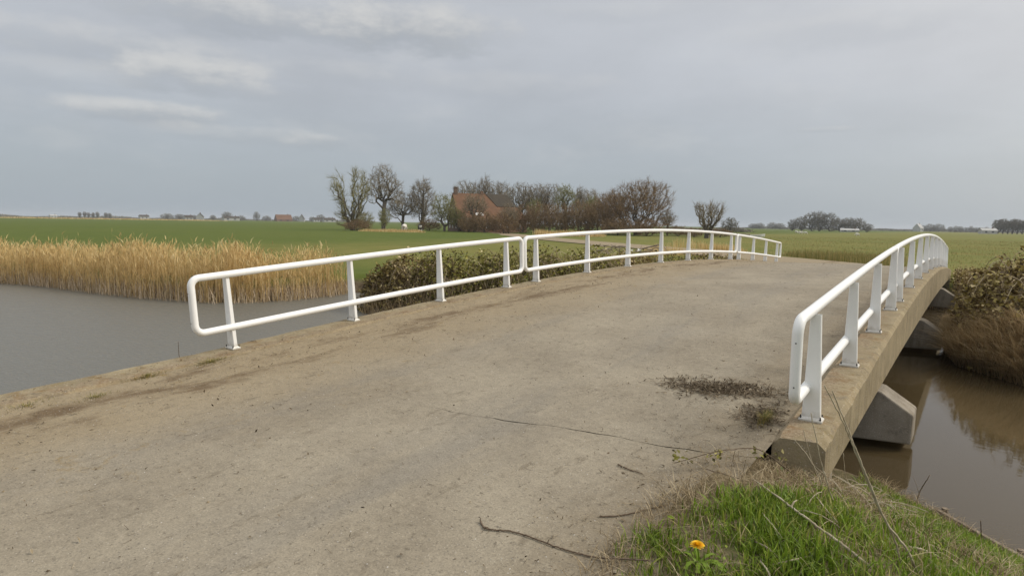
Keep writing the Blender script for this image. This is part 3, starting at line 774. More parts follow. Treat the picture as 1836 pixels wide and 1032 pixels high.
def make_tree(seed, P, trunk, bf, r_tip, expo, twigs, twig_len, twig_r, up, twig_mat, leaf=None, leaf_n=0, leaf_size=0.2, split=25):
    rs = np.random.default_rng(seed)
    A, parent, cnt = wire(rs, P, trunk, bf)
    idx = np.arange(1, len(A)); pa = parent[idx]
    r1 = r_tip*cnt[idx]**expo; r0 = np.minimum(r_tip*cnt[pa]**expo, r1*1.5)
    tb, cb = MB(), MB(); big = cnt[idx] >= split
    segs(tb, A[pa][big], A[idx][big], r0[big], r1[big], 6)
    segs(cb, A[pa][~big], A[idx][~big], r0[~big], r1[~big], 3)
    out = idx[cnt[idx] < 8]
    c = np.repeat(out, twigs); d = A[c]-A[parent[c]]; d /= np.linalg.norm(d, axis=1, keepdims=True)+1e-9
    ctr = A[:, :2].mean(0); rad = np.concatenate([A[c][:, :2]-ctr, np.zeros((len(c), 1))], 1); rad /= np.linalg.norm(rad, axis=1, keepdims=True)+0.5
    d = d*0.7+rs.normal(0, 0.42, d.shape)+rad*0.25+np.array([0, 0, up]); d /= np.linalg.norm(d, axis=1, keepdims=True)
    ln = twig_len*rs.uniform(0.5, 1.25, len(c)); f = rs.random((len(c), 1))
    S = A[parent[c]]*(1-f)+A[c]*f; mid = S+d*(ln*0.55)[:, None]
    d2 = d+rs.normal(0, 0.22, d.shape)+np.array([0, 0, up*0.4]); d2 /= np.linalg.norm(d2, axis=1, keepdims=True)
    E_ = mid+d2*(ln*0.45)[:, None]
    rr = np.full(len(c), twig_r)
    segs(cb, S, mid, rr, rr*0.75, 3); segs(cb, mid, E_, rr*0.75, rr*0.35, 3)
    tm = tb.mesh('trunk'); tm.materials.append(M['bark']); cm = cb.mesh('crown'); cm.materials.append(twig_mat); lm = None
    if leaf is not None:
        k = rs.integers(0, len(S), leaf_n); g = rs.random((leaf_n, 1)); lb = MB()
        leaves(lb, S[k]+(E_[k]-S[k])*g+rs.normal(0, 0.07, (leaf_n, 3)), rs.uniform(0.6, 1.3, leaf_n)*leaf_size, rs, 0.1, 0.5)
        lm = lb.mesh('foliage'); lm.materials.append(leaf)
    return dict(t=tm, c=cm, l=lm, H=np.percentile(E_[:, 2], 99.7), W=np.percentile(E_[:, 0], 99)-np.percentile(E_[:, 0], 1))
def trunk_pts(h, lean=(0, 0), n=5): return [(lean[0]*i/n, lean[1]*i/n, -0.2+(h+0.2)*i/n) for i in range(n+1)]
TP = {}
g_ = np.random.default_rng(101)
TP['willow'] = make_tree(1, np.concatenate([fan_points(g_, 620, 12, 7.6, 0.6, 17, 0.30), crown_points(g_, 120, [(0, 0, 2.0, 3.4, 3.4, 1.9)])]), trunk_pts(0.8), 0.55, 0.022, 0.46, 8, 1.0, 0.010, 0.35, M['twig_olive'])
TP['tall'] = make_tree(2, crown_points(g_, 760, [(0, 0, 10.2, 2.9, 2.9, 3.2), (2.4, 0.6, 8.0, 2.2, 2.2, 2.6), (-2.2, -0.6, 8.2, 2.2, 2.2, 2.8), (0.4, 2.0, 7.4, 2.2, 2.0, 2.4), (3.3, -1, 5.6, 1.4, 1.4, 1.2)]), trunk_pts(4.2, (0.2, 0.1)), 0.34, 0.020, 0.47, 8, 0.95, 0.0095, 0.25, M['twig'])
TP['spread'] = make_tree(3, crown_points(g_, 520, [(0, 0, 5.2, 3.6, 3.4, 2.4), (2.0, 0, 4.0, 2.6, 2.4, 1.8), (-2.2, 0.4, 4.2, 2.4, 2.4, 1.8)]), trunk_pts(1.2), 0.3, 0.020, 0.46, 8, 0.95, 0.0095, 0.12, M['twig'])
TP['poplar'] = make_tree(4, crown_points(g_, 620, [(0, 0, 6.2, 2.4, 2.4, 4.6), (0.3, 0, 9.4, 1.1, 1.1, 2.2)]), trunk_pts(7.5, (0.2, 0)), 0.5, 0.017, 0.46, 9, 0.9, 0.009, 0.6, M['twig'])
TP['round'] = make_tree(5, crown_points(g_, 700, [(0, 0, 8.4, 3.4, 3.4, 3.2), (1.9, 0.4, 7.4, 2.2, 2.2, 2.4), (-1.9, 0, 7.0, 2.2, 2.2, 2.2)]), trunk_pts(3.4, (0.1, 0)), 0.36, 0.020, 0.47, 8, 0.95, 0.0095, 0.3, M['twig'])
TP['green'] = make_tree(6, crown_points(g_, 460, [(0, 0, 4.6, 2.7, 2.7, 2.6), (1.5, 0, 3.2, 1.8, 1.8, 1.8), (-1.6, 0.3, 2.8, 1.8, 1.8, 1.8)]), trunk_pts(1.0), 0.4, 0.018, 0.44, 4, 0.8, 0.009, 0.3, M['twig_olive'], M['bud'], 6500, 0.15)
TP['greenpop'] = make_tree(7, crown_points(g_, 520, [(0, 0, 5.8, 2.3, 2.3, 4.8), (0.4, 0, 8.4, 1.5, 1.5, 2.0)]), trunk_pts(6.0), 0.45, 0.018, 0.45, 4, 0.8, 0.009, 0.5, M['twig_olive'], M['bud'], 7000, 0.15)
TP['dense'] = make_tree(8, crown_points(g_, 1250, [(0, 0, 5.0, 5.4, 5.0, 4.8), (1.6, 0, 6.2, 4.0, 4.0, 3.6), (-2.4, 0.5, 4.4, 3.6, 3.6, 3.8)]), trunk_pts(0.5), 0.6, 0.017, 0.42, 9, 1.0, 0.013, 0.4, M['twig_brown'])
TP['shrub'] = make_tree(9, crown_points(g_, 330, [(0, 0, 1.6, 2.6, 2.6, 1.7), (1.1, 0, 1.4, 1.8, 1.8, 1.3), (-1.2, 0, 1.2, 1.7, 1.7, 1.3)]), trunk_pts(0.2), 0.6, 0.012, 0.40, 11, 0.7, 0.013, 0.3, M['twig_brown'], split=40)
TP['pollard'] = make_tree(10, fan_points(g_, 520, 5.4, 5.4, 0.7, 24, 0.16), trunk_pts(0.9), 0.6, 0.020, 0.46, 4, 0.7, 0.012, 0.5, M['twig'])
TP['fardome'] = make_tree(11, crown_points(g_, 420, [(0, 0, 6.4, 4.0, 4.0, 4.8), (2.2, 0, 4.2, 2.8, 2.8, 3.6), (-2.2, 0, 4.0, 2.8, 2.8, 3.6)]), trunk_pts(0.8), 0.4, 0.04, 0.36, 8, 1.2, 0.033, 0.3, M['far'])
TP['farpop'] = make_tree(12, crown_points(g_, 380, [(0, 0, 6.6, 2.6, 2.6, 5.0)]), trunk_pts(5.0), 0.5, 0.04, 0.36, 8, 1.1, 0.033, 0.6, M['far'])
def tree(kind, name, px, D, H, W, label, group=None, rz=None, dz=0.0, cat='tree'):
    p = TP[kind]; x, y, z = spot(px, D)
    root = empty(name, (x, y, z+dz), random.uniform(0, 6.28) if rz is None else rz)
    root.scale = (W/p['W'], W/p['W'], H/p['H'])
    link('trunk', p['t'], None, root); link('crown', p['c'], None, root)
    if p['l']: link('foliage', p['l'], None, root)
    tag(root, label, cat, group); return root
tree('willow', 'willow_tree', 632, 121, 12.2, 7.8, 'bare many-stemmed willow leaning apart at the left end of the farm trees')
tree('tall', 'bare_tree', 687, 134, 13.8, 8.6, 'tallest bare tree of the farmyard, dark forked trunk beside the willow')
tree('spread', 'bare_tree', 722, 140, 8.6, 8.0, 'low wide-branched bare tree behind the two cows')
tree('poplar', 'bare_tree', 757, 140, 11.6, 6.4, 'slender pale bare tree with upright twigs left of the farmhouse')
tree('green', 'budding_willow', 797, 124, 7.6, 6.2, 'yellow-green budding willow against the farmhouse gable')
tree('green', 'budding_shrub', 690, 128, 4.4, 3.4, 'small olive-green budding shrub under the tallest bare tree')
tree('green', 'budding_shrub', 655, 126, 3.6, 4.2, 'low olive shrub at the foot of the leaning willow')
tree('round', 'bare_tree', 840, 152, 12.2, 8.2, 'round bare tree rising behind the chimney end of the farmhouse', 'bare trees behind the farmhouse')
tree('poplar', 'bare_tree', 868, 152, 13.4, 4.4, 'narrow pointed bare tree rising above the middle of the farmhouse ridge', 'bare trees behind the farmhouse')
tree('round', 'bare_tree', 895, 154, 12.2, 8.6, 'round bare tree rising behind the dark end of the farmhouse roof', 'bare trees behind the farmhouse')
tree('tall', 'bare_tree', 932, 148, 11.6, 7.4, 'first bare tree right of the farmhouse, fanned crown over brown thicket', 'bare trees behind the farmhouse')
tree('round', 'bare_tree', 958, 146, 11.4, 7.4, 'second bare tree right of the farmhouse, crown touching its neighbours', 'bare trees behind the farmhouse')
tree('tall', 'bare_tree', 986, 145, 11.3, 7.4, 'third bare tree right of the farmhouse, next to the olive tree', 'bare trees behind the farmhouse')
tree('greenpop', 'budding_tree', 1014, 138, 10.6, 5.6, 'olive-green budding tree between the bare trees and the brown thicket')
tree('poplar', 'bare_tree', 1037, 140, 10.4, 3.2, 'thin pointed bare tree just right of the olive budding tree')
tree('round', 'bare_tree', 1055, 142, 10.0, 6.2, 'bare round-topped tree left of the large brown tree')
tree('round', 'bare_tree', 851, 121, 7.6, 5.2, 'thin bare tree standing in front of the farmhouse roof, left of its middle')
tree('spread', 'bare_tree', 912, 120, 6.2, 4.6, 'crooked bare tree in front of the dark roof panel')
tree('green', 'budding_shrub', 822, 122, 4.6, 4.0, 'olive budding shrub before the foot of the farmhouse gable')
tree('green', 'budding_tree', 1062, 132, 8.0, 4.6, 'olive budding tree in the gap left of the brown trees')
tree('green', 'budding_tree', 957, 134, 7.4, 4.8, 'olive budding tree in the middle of the brown thicket')
tree('dense', 'brown_tree', 1140, 118, 10.3, 12.6, 'largest dense brown leafless tree with a broad rounded crown')
tree('dense', 'brown_tree', 1092, 124, 8.2, 8.4, 'smaller dense brown leafless tree at the left flank of the largest one')
tree('spread', 'bare_tree', 1197, 122, 5.0, 4.4, 'small wispy grey tree at the right flank of the large brown tree')
tree('pollard', 'pollard_tree', 1268, 104, 6.2, 5.2, 'lone fan-shaped pollard willow standing right of the farm trees')
for (px, D, H, W, lab) in [(938, 124, 6.0, 5.8, 'brown thicket shrub directly right of the farmhouse wall'), (970, 122, 6.4, 6.2, 'brown thicket shrub below the second bare tree right of the farmhouse'),
                           (1004, 120, 6.2, 6.4, 'brown thicket shrub below the olive budding tree'), (1040, 119, 6.6, 6.6, 'brown thicket shrub between olive tree and brown trees'),
                           (1072, 117, 6.2, 6.2, 'brown thicket shrub at the foot of the smaller brown tree'), (868, 119, 4.2, 5.6, 'low brown shrub in front of the farmhouse middle'),
                           (840, 119, 3.6, 4.8, 'low brown shrub in front of the farmhouse gable'), (903, 119, 4.4, 5.6, 'low brown shrub in front of the dark roof end'),
                           (640, 118, 2.2, 5.4, 'low brown brush around the base of the leaning willow'), (770, 127, 2.6, 5.0, 'low dark shrub right of the black and white cow'),
                           (1108, 113, 3.4, 6.6, 'brown undergrowth shrub below the largest brown tree, left half'), (1160, 113, 3.2, 6.6, 'brown undergrowth shrub below the largest brown tree, right half'),
                           (1215, 118, 2.0, 5.0, 'low brown shrub between the large brown tree and the pollard'), (1245, 112, 1.7, 4.6, 'low brown shrub at the left foot of the pollard'),
                           (1292, 112, 1.6, 4.6, 'low brown shrub at the right foot of the pollard')]:
    tree('shrub', 'thicket_shrub', px, D, H, W, lab, 'brown shrubs around the farm', cat='shrub')
tree('fardome', 'round_tree', 1309, 205, 4.8, 6.0, 'compact grey-brown rounded tree just right of the pollard')
for i, (px, D, H, W, lab) in enumerate([
    (1421, 440, 7.5, 9, 'leftmost small tree of the wood across the right pasture'), (1437, 440, 9.5, 12, 'second tree from the left in the wood across the right pasture'),
    (1455, 445, 12.6, 13, 'third tree from the left, first of the tall ones in the distant right wood'), (1470, 445, 13.0, 12, 'tallest middle tree of the distant wood across the right pasture'),
    (1487, 445, 12.0, 13, 'tall tree right of the middle in the distant right wood'), (1505, 440, 8.2, 12, 'lower tree right of the tall ones in the distant right wood'),
    (1521, 440, 9.0, 12, 'third tree from the right in the distant right wood'), (1537, 440, 8.8, 12, 'second tree from the right in the distant right wood'), (1555, 440, 5.4, 9, 'rightmost low tree of the distant right wood')]):
    tree('fardome', 'wood_tree', px, D, H, W, lab, 'trees of the wood across the right pasture')
for i, px in enumerate((1789, 1798, 1807, 1815, 1824, 1833, 1843)):
    tree('farpop', 'poplar_tree', px, 560, 10.4+0.7*math.sin(i*2.3), 7.2, ['first', 'second', 'third', 'fourth', 'fifth', 'sixth', 'seventh'][i]+' from the left in the row of bare poplars at the far right', 'poplar row at the far right')
for i, px in enumerate((143, 152, 159, 167, 175, 190, 197)):
    tree('farpop', 'field_tree', px, 900, 7.2+0.7*math.sin(i*1.9), 4.2, ['first', 'second', 'third', 'fourth', 'fifth', 'sixth', 'seventh'][i]+' from the left of seven small lone trees on the left horizon', 'lone trees on the left horizon')
for i, (px, H, W, lab) in enumerate([
    (300, 7.0, 16, 'broad low tree at the left end of the far village'), (322, 6.6, 14, 'second broad tree at the left end of the far village'), (348, 5.6, 10, 'small village tree left of the white gable'),
    (382, 6.0, 9, 'village tree halfway between white gable and large round tree'), (407, 10.0, 15, 'largest round tree of the far left village'), (432, 6.0, 12, 'low dark village tree right of the largest round one'),
    (460, 11.0, 9, 'tall thin village tree left of the red barn roof'), (478, 6.4, 12, 'low village tree between the thin tree and the red barn'), (531, 6.8, 11, 'rounded village tree just right of the red barn'),
    (560, 6.2, 10, 'small rounded village tree left of the dark dome-shaped one'), (575, 9.0, 13, 'dark dome-shaped village tree nearest the leaning willow'), (592, 6.0, 12, 'last village tree partly behind the leaning willow')]):
    tree('fardome', 'village_tree', px, 790, H, W, lab, 'trees of the far village')
ORD = ['first', 'second', 'third', 'fourth', 'fifth', 'sixth', 'seventh', 'eighth', 'ninth', 'tenth', 'eleventh', 'twelfth', 'thirteenth', 'fourteenth', 'fifteenth']
for i, (px, H, W) in enumerate([(1350, 7, 15), (1362, 8, 15), (1385, 9, 16), (1398, 8, 16), (1651, 8, 14), (1667, 9.5, 14), (1683, 9.5, 15), (1704, 6.5, 8), (1714, 7.5, 8), (1722, 7, 8), (1732, 6, 9), (1741, 7.5, 7), (1750, 6, 9), (1757, 6, 9), (1768, 6.5, 9)]):
    tree('fardome', 'horizon_tree', px, 880, H, W, ORD[i]+' tree from the left in the tiny broken tree line on the right horizon', 'tiny trees on the right horizon')

def far_wood(cols, D, h0, h1, name, label, seed, n):
    """a far-off belt of scrub that reads as one mass"""
    rs = np.random.default_rng(seed); mb = MB(); S, E_ = [], []
    for i in range(n):
        px = rs.uniform(*cols); dd = D*rs.uniform(0.96, 1.06)
        d = sky_dir(px, 387+px*0.0155); k = dd/math.hypot(d.x, d.y); x, y = CX+d.x*k, d.y*k
        hh = h0+(h1-h0)*(0.5+0.5*math.sin(px*0.045+seed)*math.sin(px*0.017+1))*rs.uniform(0.6, 1.0)
        for j in range(7):
            f = rs.random(); b = np.array([x+rs.normal(0, 1.2), y+rs.normal(0, 1.2), -0.3+hh*f*0.7])
            S.append(b); E_.append(b+np.array([rs.normal(0, 0.9), rs.normal(0, 0.9), hh*0.32]))
    S, E_ = np.array(S), np.array(E_); r = np.full(len(S), D*0.00034)
    segs(mb, S, E_, r, r*0.5, 3)
    tag(mb.build(name, M['far']), label, 'woodland', kind='stuff')
far_wood((-60, 620), 980, 1.0, 4.2, 'distant_woodland', 'low hazy belt of scrub along the left horizon', 2, 1300)
far_wood((1300, 1920), 980, 1.6, 5.0, 'distant_woodland', 'low hazy belt of scrub along the right horizon', 5, 1300)
far_wood((1195, 1340), 240, 0.8, 2.0, 'distant_hedge', 'low brown hedge line behind the lone pollard willow', 9, 500)

# ------------------------------------------------------------------ farmhouse and far buildings
def mat_tiles(name, c1, c2, wear):
    m, t, b, out = mat_new(name); p = objc(t)
    w = t.n('ShaderNodeTexWave', wave_type='BANDS', bands_direction='Z'); t.put(w.inputs['Vector'], p); w.inputs['Scale'].default_value = 1.5; w.inputs['Distortion'].default_value = 0.4
    n = t.noise(p, 0.9, 5, 0.65); f = t.noise(p, 7, 4, 0.7)
    c = t.mix(t.ss(n, 0.3, 0.7), c1, c2); c = t.mix(t.m('MULTIPLY', t.ss(f, 0.5, 0.72), 0.5), c, wear)
    c = t.v('SCALE', c, scale=t.m('ADD', 0.86, t.m('MULTIPLY', w.outputs[1], 0.2)))
    t.put(b.inputs['Base Color'], c); b.inputs['Roughness'].default_value = 0.8; return m
def mat_brick(name, c1, c2, mortar):
    m, t, b, out = mat_new(name); p = objc(t)
    X, Y, Z = t.xyz(p)
    br = t.n('ShaderNodeTexBrick'); t.put(br.inputs['Vector'], t.comb(t.m('ADD', X, Y), Z, 0.0)); br.inputs['Scale'].default_value = 2.2
    t.put(br.inputs['Color1'], c1); t.put(br.inputs['Color2'], c2); t.put(br.inputs['Mortar'], mortar)
    c = t.mix(t.m('MULTIPLY', t.ss(t.noise(p, 0.8, 5, 0.6), 0.4, 0.7), 0.5), br.outputs[0], (0.14, 0.085, 0.055))
    t.put(b.inputs['Base Color'], c); b.inputs['Roughness'].default_value = 0.9; return m
M['tile_red'] = mat_tiles('red_roof_tiles', (0.125, 0.058, 0.024), (0.170, 0.082, 0.036), (0.085, 0.052, 0.026))
M['tile_dark'] = mat_tiles('dark_roof_tiles', (0.036, 0.028, 0.016), (0.056, 0.042, 0.024), (0.075, 0.052, 0.03))
M['brick'] = mat_brick('red_brick', (0.155, 0.072, 0.034), (0.20, 0.10, 0.052), (0.30, 0.25, 0.2))
M['brick_dark'] = mat_brick('brown_brick', (0.13, 0.078, 0.052), (0.18, 0.115, 0.08), (0.2, 0.17, 0.14))
M['far_white'] = mat_plain('weathered_white_walls', (0.36, 0.36, 0.34), (0.46, 0.46, 0.44), 1.0, 0.8)
M['white'] = mat_plain('white_paintwork', (0.72, 0.71, 0.67), (0.82, 0.81, 0.78), 2, 0.6)
M['glass'] = mat_plain('dark_window_glass', (0.03, 0.035, 0.04), (0.05, 0.055, 0.06), 1, 0.1, spec=0.6)
def slab(mb, A, B, C, D_, th):
    """a roof plane with thickness"""
    A, B, C, D_ = [np.array(v, float) for v in (A, B, C, D_)]
    n = np.cross(B-A, D_-A); n /= np.linalg.norm(n)
    V = [A, B, C, D_, A-n*th, B-n*th, C-n*th, D_-n*th]
    mb.add(V, quads=[(0, 1, 2, 3), (7, 6, 5, 4), (0, 4, 5, 1), (1, 5, 6, 2), (2, 6, 7, 3), (3, 7, 4, 0)])
def farmhouse():
    x, y, z = spot(868, 131)
    view = math.atan2(y, x-CX)
    root = empty('farmhouse', (x, y, z), view-math.pi/2+R(17))
    tag(root, 'large red brick farmhouse with red tiled roof and a dark roof panel among bare trees', 'farmhouse')
    L, Wd, he, hr = 12.6, 9.0, 2.9, 8.0      # length, depth, eaves, ridge
    x0, x1 = -L*0.53, L*0.62
    rl, rr = x0, 4.6                          # ridge from the gable to the hip
    # walls
    mb = MB()
    prism(mb, [(-Wd/2, 0), (Wd/2, 0), (Wd/2, he), (0, hr-0.15), (-Wd/2, he)], x0, x0+0.35, 0); mb.build('gable_wall', M['brick_dark'], root)
    for yy in (-Wd/2, Wd/2-0.3):
        mb = MB(); box(mb, (x0+0.36+x1)/2, yy+0.15, he/2, x1-x0-0.36, 0.3, he); mb.build('wall', M['brick'], root)
    mb = MB(); box(mb, x1-0.15, 0, he/2-0.01, 0.29, Wd-0.62, he-0.02); mb.build('wall', M['brick'], root)
    ov = 0.35
    e0 = he-0.25
    mb = MB(); slab(mb, (x0-0.15, -Wd/2-ov, e0), (x1+ov, -Wd/2-ov, e0), (rr, 0, hr), (x0-0.15, 0, hr), 0.16); rf = mb.build('roof', M['tile_red'], root)
    mb = MB(); slab(mb, (x1+ov, Wd/2+ov, e0), (x0-0.15, Wd/2+ov, e0), (x0-0.15, 0, hr), (rr, 0, hr), 0.16); mb.build('roof', M['tile_red'], root)
    mb = MB(); V = [(x1+ov, -Wd/2-ov, e0), (x1+ov, Wd/2+ov, e0), (rr, 0, hr)]
    mb.add(V+[(a, b, c-0.17) for a, b, c in V], tris=[(0, 1, 2), (5, 4, 3)], quads=[(0, 3, 4, 1), (1, 4, 5, 2), (2, 5, 3, 0)]); mb.build('hip_roof', M['tile_red'], root)
    # dark panel: older tiles on the upper right of the front slope, sits just proud of the red ones
    def on(u, f): return np.array((u, -(Wd/2+ov)*(1-f), e0+(hr-e0)*f))
    up = np.array((0, -0.55, 0.83))*0.10
    def xr(f): return (x1+ov)+(rr-(x1+ov))*f
    mb = MB(); slab(mb, on(2.0, 0.50)+up, on(xr(0.50)-0.05, 0.50)+up, on(xr(0.985), 0.985)+up, on(0.2, 0.985)+up, 0.09); mb.build('dark_roof_panel', M['tile_dark'], root)
    # chimneys
    mb = MB(); box(mb, x0+0.5, 0, hr+0.35, 0.7, 0.7, 1.5); box(mb, x0+0.5, 0, hr+1.14, 0.84, 0.84, 0.1); ch = mb.build('chimney', M['brick_dark'], rf)
    mb = MB(); box(mb, -0.6, 0.05, hr+0.15, 0.6, 0.6, 0.8); mb.build('chimney', M['brick'], rf)
    # lean-to with small white windows in front of the gable end
    mb = MB(); prism(mb, [(-Wd/2-2.4, 0), (-Wd/2-0.01, 0), (-Wd/2-0.01, 2.9), (-Wd/2-2.4, 1.9)], x0+0.6, x0+4.6, 0); mb.build('lean_to', M['brick_dark'], root)
    mb = MB(); slab(mb, (x0+0.4, -Wd/2-2.6, 1.88), (x0+4.8, -Wd/2-2.6, 1.88), (x0+4.8, -Wd/2-0.3, 3.02), (x0+0.4, -Wd/2-0.3, 3.02), 0.1); mb.build('lean_to_roof', M['tile_dark'], root)
    def window(cx, cy, cz, w, h, axis):
        mb = MB(); t = 0.06; fw = 0.09
        for (a, b, ww, hh) in ((0, h/2-fw/2, w, fw), (0, -h/2+fw/2, w, fw), (-w/2+fw/2, 0, fw, h-2*fw), (w/2-fw/2, 0, fw, h-2*fw), (0, 0, 0.06, h-2*fw)):
            if axis == 0: box(mb, cx, cy+a, cz+b, t, ww, hh)
            else: box(mb, cx+a, cy, cz+b, ww, t, hh)
        f = mb.build('window', M['white'], root)
        mb = MB(); box(mb, cx, cy, cz, 0.02 if axis == 0 else w-2*fw, w-2*fw if axis == 0 else 0.02, h-2*fw); mb.build('pane', M['glass'], f)
    for cy in (-2.6, 0.2, 2.6): window(x0-0.02, cy, 1.6, 0.9, 1.4, 0)
    for cy in (-1.0, 1.0): window(x0-0.02, cy, 4.5, 0.8, 1.1, 0)
    for cx in (x0+6.2, x0+8.4, x0+10.6, x0+12.6): window(cx, -Wd/2-0.02, 1.5, 0.9, 1.2, 1)
    # two white roof lights low on the tiles
    for u in (-3.0, -2.1):
        mb = MB(); slab(mb, on(u, 0.14)+up, on(u+0.7, 0.14)+up, on(u+0.7, 0.24)+up, on(u, 0.24)+up, 0.12); mb.build('roof_light', M['white'], rf)
farmhouse()
def small_house(px, D, w, d, he, hr, wall, roof, label, name='house', rz=0.3, group='far village houses'):
    x, y, z = spot(px, D); root = empty(name, (x, y, z), math.atan2(y, x-CX)-math.pi/2+rz)
    mb = MB(); prism(mb, [(-d/2, 0), (d/2, 0), (d/2, he), (0, hr), (-d/2, he)], -w/2, w/2, 0); wl = mb.build('wall', wall, root)
    mb = MB(); slab(mb, (-w/2-.3, -d/2-.3, he-.1), (w/2+.3, -d/2-.3, he-.1), (w/2+.3, 0, hr+.12), (-w/2-.3, 0, hr+.12), .1)
    slab(mb, (w/2+.3, d/2+.3, he-.1), (-w/2-.3, d/2+.3, he-.1), (-w/2-.3, 0, hr+.12), (w/2+.3, 0, hr+.12), .1); rf = mb.build('roof', roof, root)
    mb = MB(); box(mb, w*0.3, 0, hr+.4, .7, .7, 1.2); mb.build('chimney', M['brick_dark'], rf)
    for u in (-0.25, 0.2):
        mb = MB(); box(mb, w*u, -d/2-0.03, he*0.55, w*0.14, 0.08, he*0.45); mb.build('window', M['glass'], root)
    tag(root, label, 'house', group); return root
small_house(359, 760, 5, 7, 3.5, 7.5, M['far_white'], M['tile_dark'], 'white gabled house at the left of the far village', rz=1.4)
small_house(338, 770, 8, 6, 2.6, 5, M['far_white'], M['tile_dark'], 'low pale house left of the white gable in the far village')
small_house(414, 740, 16, 7, 2.8, 4.6, M['far_white'], M['tile_dark'], 'long low white building under the largest round village tree')
small_house(508, 760, 17, 10, 2.0, 7.5, M['brick'], M['tile_red'], 'barn with a big red roof in the far village', 'barn')
small_house(541, 750, 4, 6, 3.2, 7.5, M['far_white'], M['tile_dark'], 'narrow white house right of the red-roofed barn', rz=1.3)
small_house(567, 745, 7, 6, 2.6, 4.8, M['far_white'], M['tile_dark'], 'small white house under the dome-shaped village tree')
small_house(590, 740, 13, 7, 2.4, 4.6, M['far_white'], M['tile_dark'], 'long white house just left of the leaning willow')
small_house(95, 950, 7, 6, 2.2, 3.4, M['far_white'], M['far_white'], 'tiny white shed alone on the left horizon')
small_house(258, 900, 10, 7, 3, 5, M['far_white'], M['tile_dark'], 'tiny pale house left of the far village')
small_house(1646, 870, 9, 8, 4, 9, M['far_white'], M['far_white'], 'tiny white gable in the tree line right of the bridge', rz=1.2)
small_house(1771, 520, 9, 5, 2.2, 3.6, M['far_white'], M['far_white'], 'low white shed in the pasture left of the poplar row', rz=0.5)
small_house(1523, 400, 9, 3.4, 1.1, 1.9, M['far_white'], M['far_white'], 'low white shelter in front of the distant right wood', rz=0.15)

# ------------------------------------------------------------------ animals
def mat_cow(name, patches):
    m, t, b, out = mat_new(name); p = objc(t)
    X, Y, Z = t.xyz(p)
    n = t.noise(p, 2.2, 2, 0.5)
    if patches:
        w = t.ss(t.m('ADD', t.m('MULTIPLY', t.m('SUBTRACT', n, 0.5), 0.3), Y), -0.42, -0.52)
        w = t.m('MULTIPLY', w, t.m('MULTIPLY', t.ss(Z, 1.08, 1.02), t.ss(Z, 0.66, 0.72))); w = t.m('MULTIPLY', w, t.ss(t.m('ABSOLUTE', X), 0.24, 0.19))
        w2 = t.m('MAXIMUM', w, t.ss(Z, 0.46, 0.40)); c = t.mix(w2, (0.018, 0.016, 0.015), (0.68, 0.65, 0.60))
    else: c = t.mix(t.ss(n, 0.3, 0.8), (0.66, 0.63, 0.57), (0.54, 0.50, 0.44))
    t.put(b.inputs['Base Color'], c); b.inputs['Roughness'].default_value = 0.85; return m
def skin_animal(name, verts, edges, rad, mat, parent, sub=1):
    me = bpy.data.meshes.new(name); me.from_pydata(verts, edges, []); me.update()
    o = link(name, me, mat, parent)
    sk = o.modifiers.new('skin', 'SKIN'); sk.use_smooth_shade = True
    sv = me.skin_vertices[0].data
    for i, r in enumerate(rad):
        r = (r, r) if np.isscalar(r) else r
        sv[i].radius = r
    sv[0].use_root = True
    sb = o.modifiers.new('smooth', 'SUBSURF'); sb.levels = sub; sb.render_levels = sub
    return o
def cow(px, D, rz, mat, label, grazing):
    x, y, z = spot(px, D); root = empty('cow', (x, y, z), rz); root.scale = (1.12, 1.12, 1.12)
    hx = 0.22
    V = [(0, -0.55, 1.02), (0, -0.05, 0.98), (0, 0.5, 1.0), (0, 0.82, 1.10), (0, 1.10, 0.95 if grazing else 1.30), (0, 1.28, 0.55 if grazing else 1.38), (0, 1.38, 0.25 if grazing else 1.22)]
    rad = [(0.30, 0.34), (0.36, 0.38), (0.31, 0.36), 0.21, 0.16, 0.15, 0.09]
    E_ = [(0, 1), (1, 2), (2, 3), (3, 4), (4, 5), (5, 6)]
    def leg(root_i, pts, rr):
        pr = root_i
        for p, r in zip(pts, rr):
            V.append(p); rad.append(r); E_.append((pr, len(V)-1)); pr = len(V)-1
    for s in (-1, 1):
        leg(0, [(s*hx, -0.58, 0.82), (s*hx, -0.48, 0.62), (s*hx, -0.66, 0.42), (s*hx, -0.62, 0.12), (s*hx, -0.60, 0.02)], [0.17, 0.12, 0.075, 0.055, 0.065])
        leg(2, [(s*hx*0.9, 0.55, 0.72), (s*hx*0.9, 0.55, 0.42), (s*hx*0.9, 0.52, 0.12), (s*hx*0.9, 0.54, 0.02)], [0.13, 0.075, 0.055, 0.065])
    leg(0, [(0, -0.86, 1.10), (0, -0.93, 0.80), (0, -0.93, 0.45)], [0.06, 0.025, 0.035])
    b = skin_animal('body', V, E_, rad, mat, root)
    hz = V[5][2]
    for s in (-1, 1):
        mb = MB(); tube(mb, [(s*0.10, 1.22, hz+0.10), (s*0.24, 1.20, hz+0.12), (s*0.30, 1.21, hz+0.08)], [0.03, 0.055, 0.01], 6); mb.build('ear', mat, root)
    tag(root, label, 'cow', 'cows by the farm'); return root
vx, vy, _ = spot(740, 124); va = math.atan2(vy, vx-CX)-math.pi/2
cow(725, 114, va-0.25, mat_cow('white_hide', False), 'white cow seen from behind in the tan reeds left of the farmhouse', True)
cow(753, 115, va+0.05, mat_cow('black_and_white_hide', True), 'black cow with a white rump seen from behind left of the farmhouse', True)
M['wool'] = mat_plain('sheep_wool', (0.62, 0.59, 0.52), (0.76, 0.73, 0.66), 9, 0.95, 0.6)
M['sheepface'] = mat_plain('sheep_face', (0.32, 0.29, 0.25), (0.5, 0.47, 0.42), 9, 0.9)
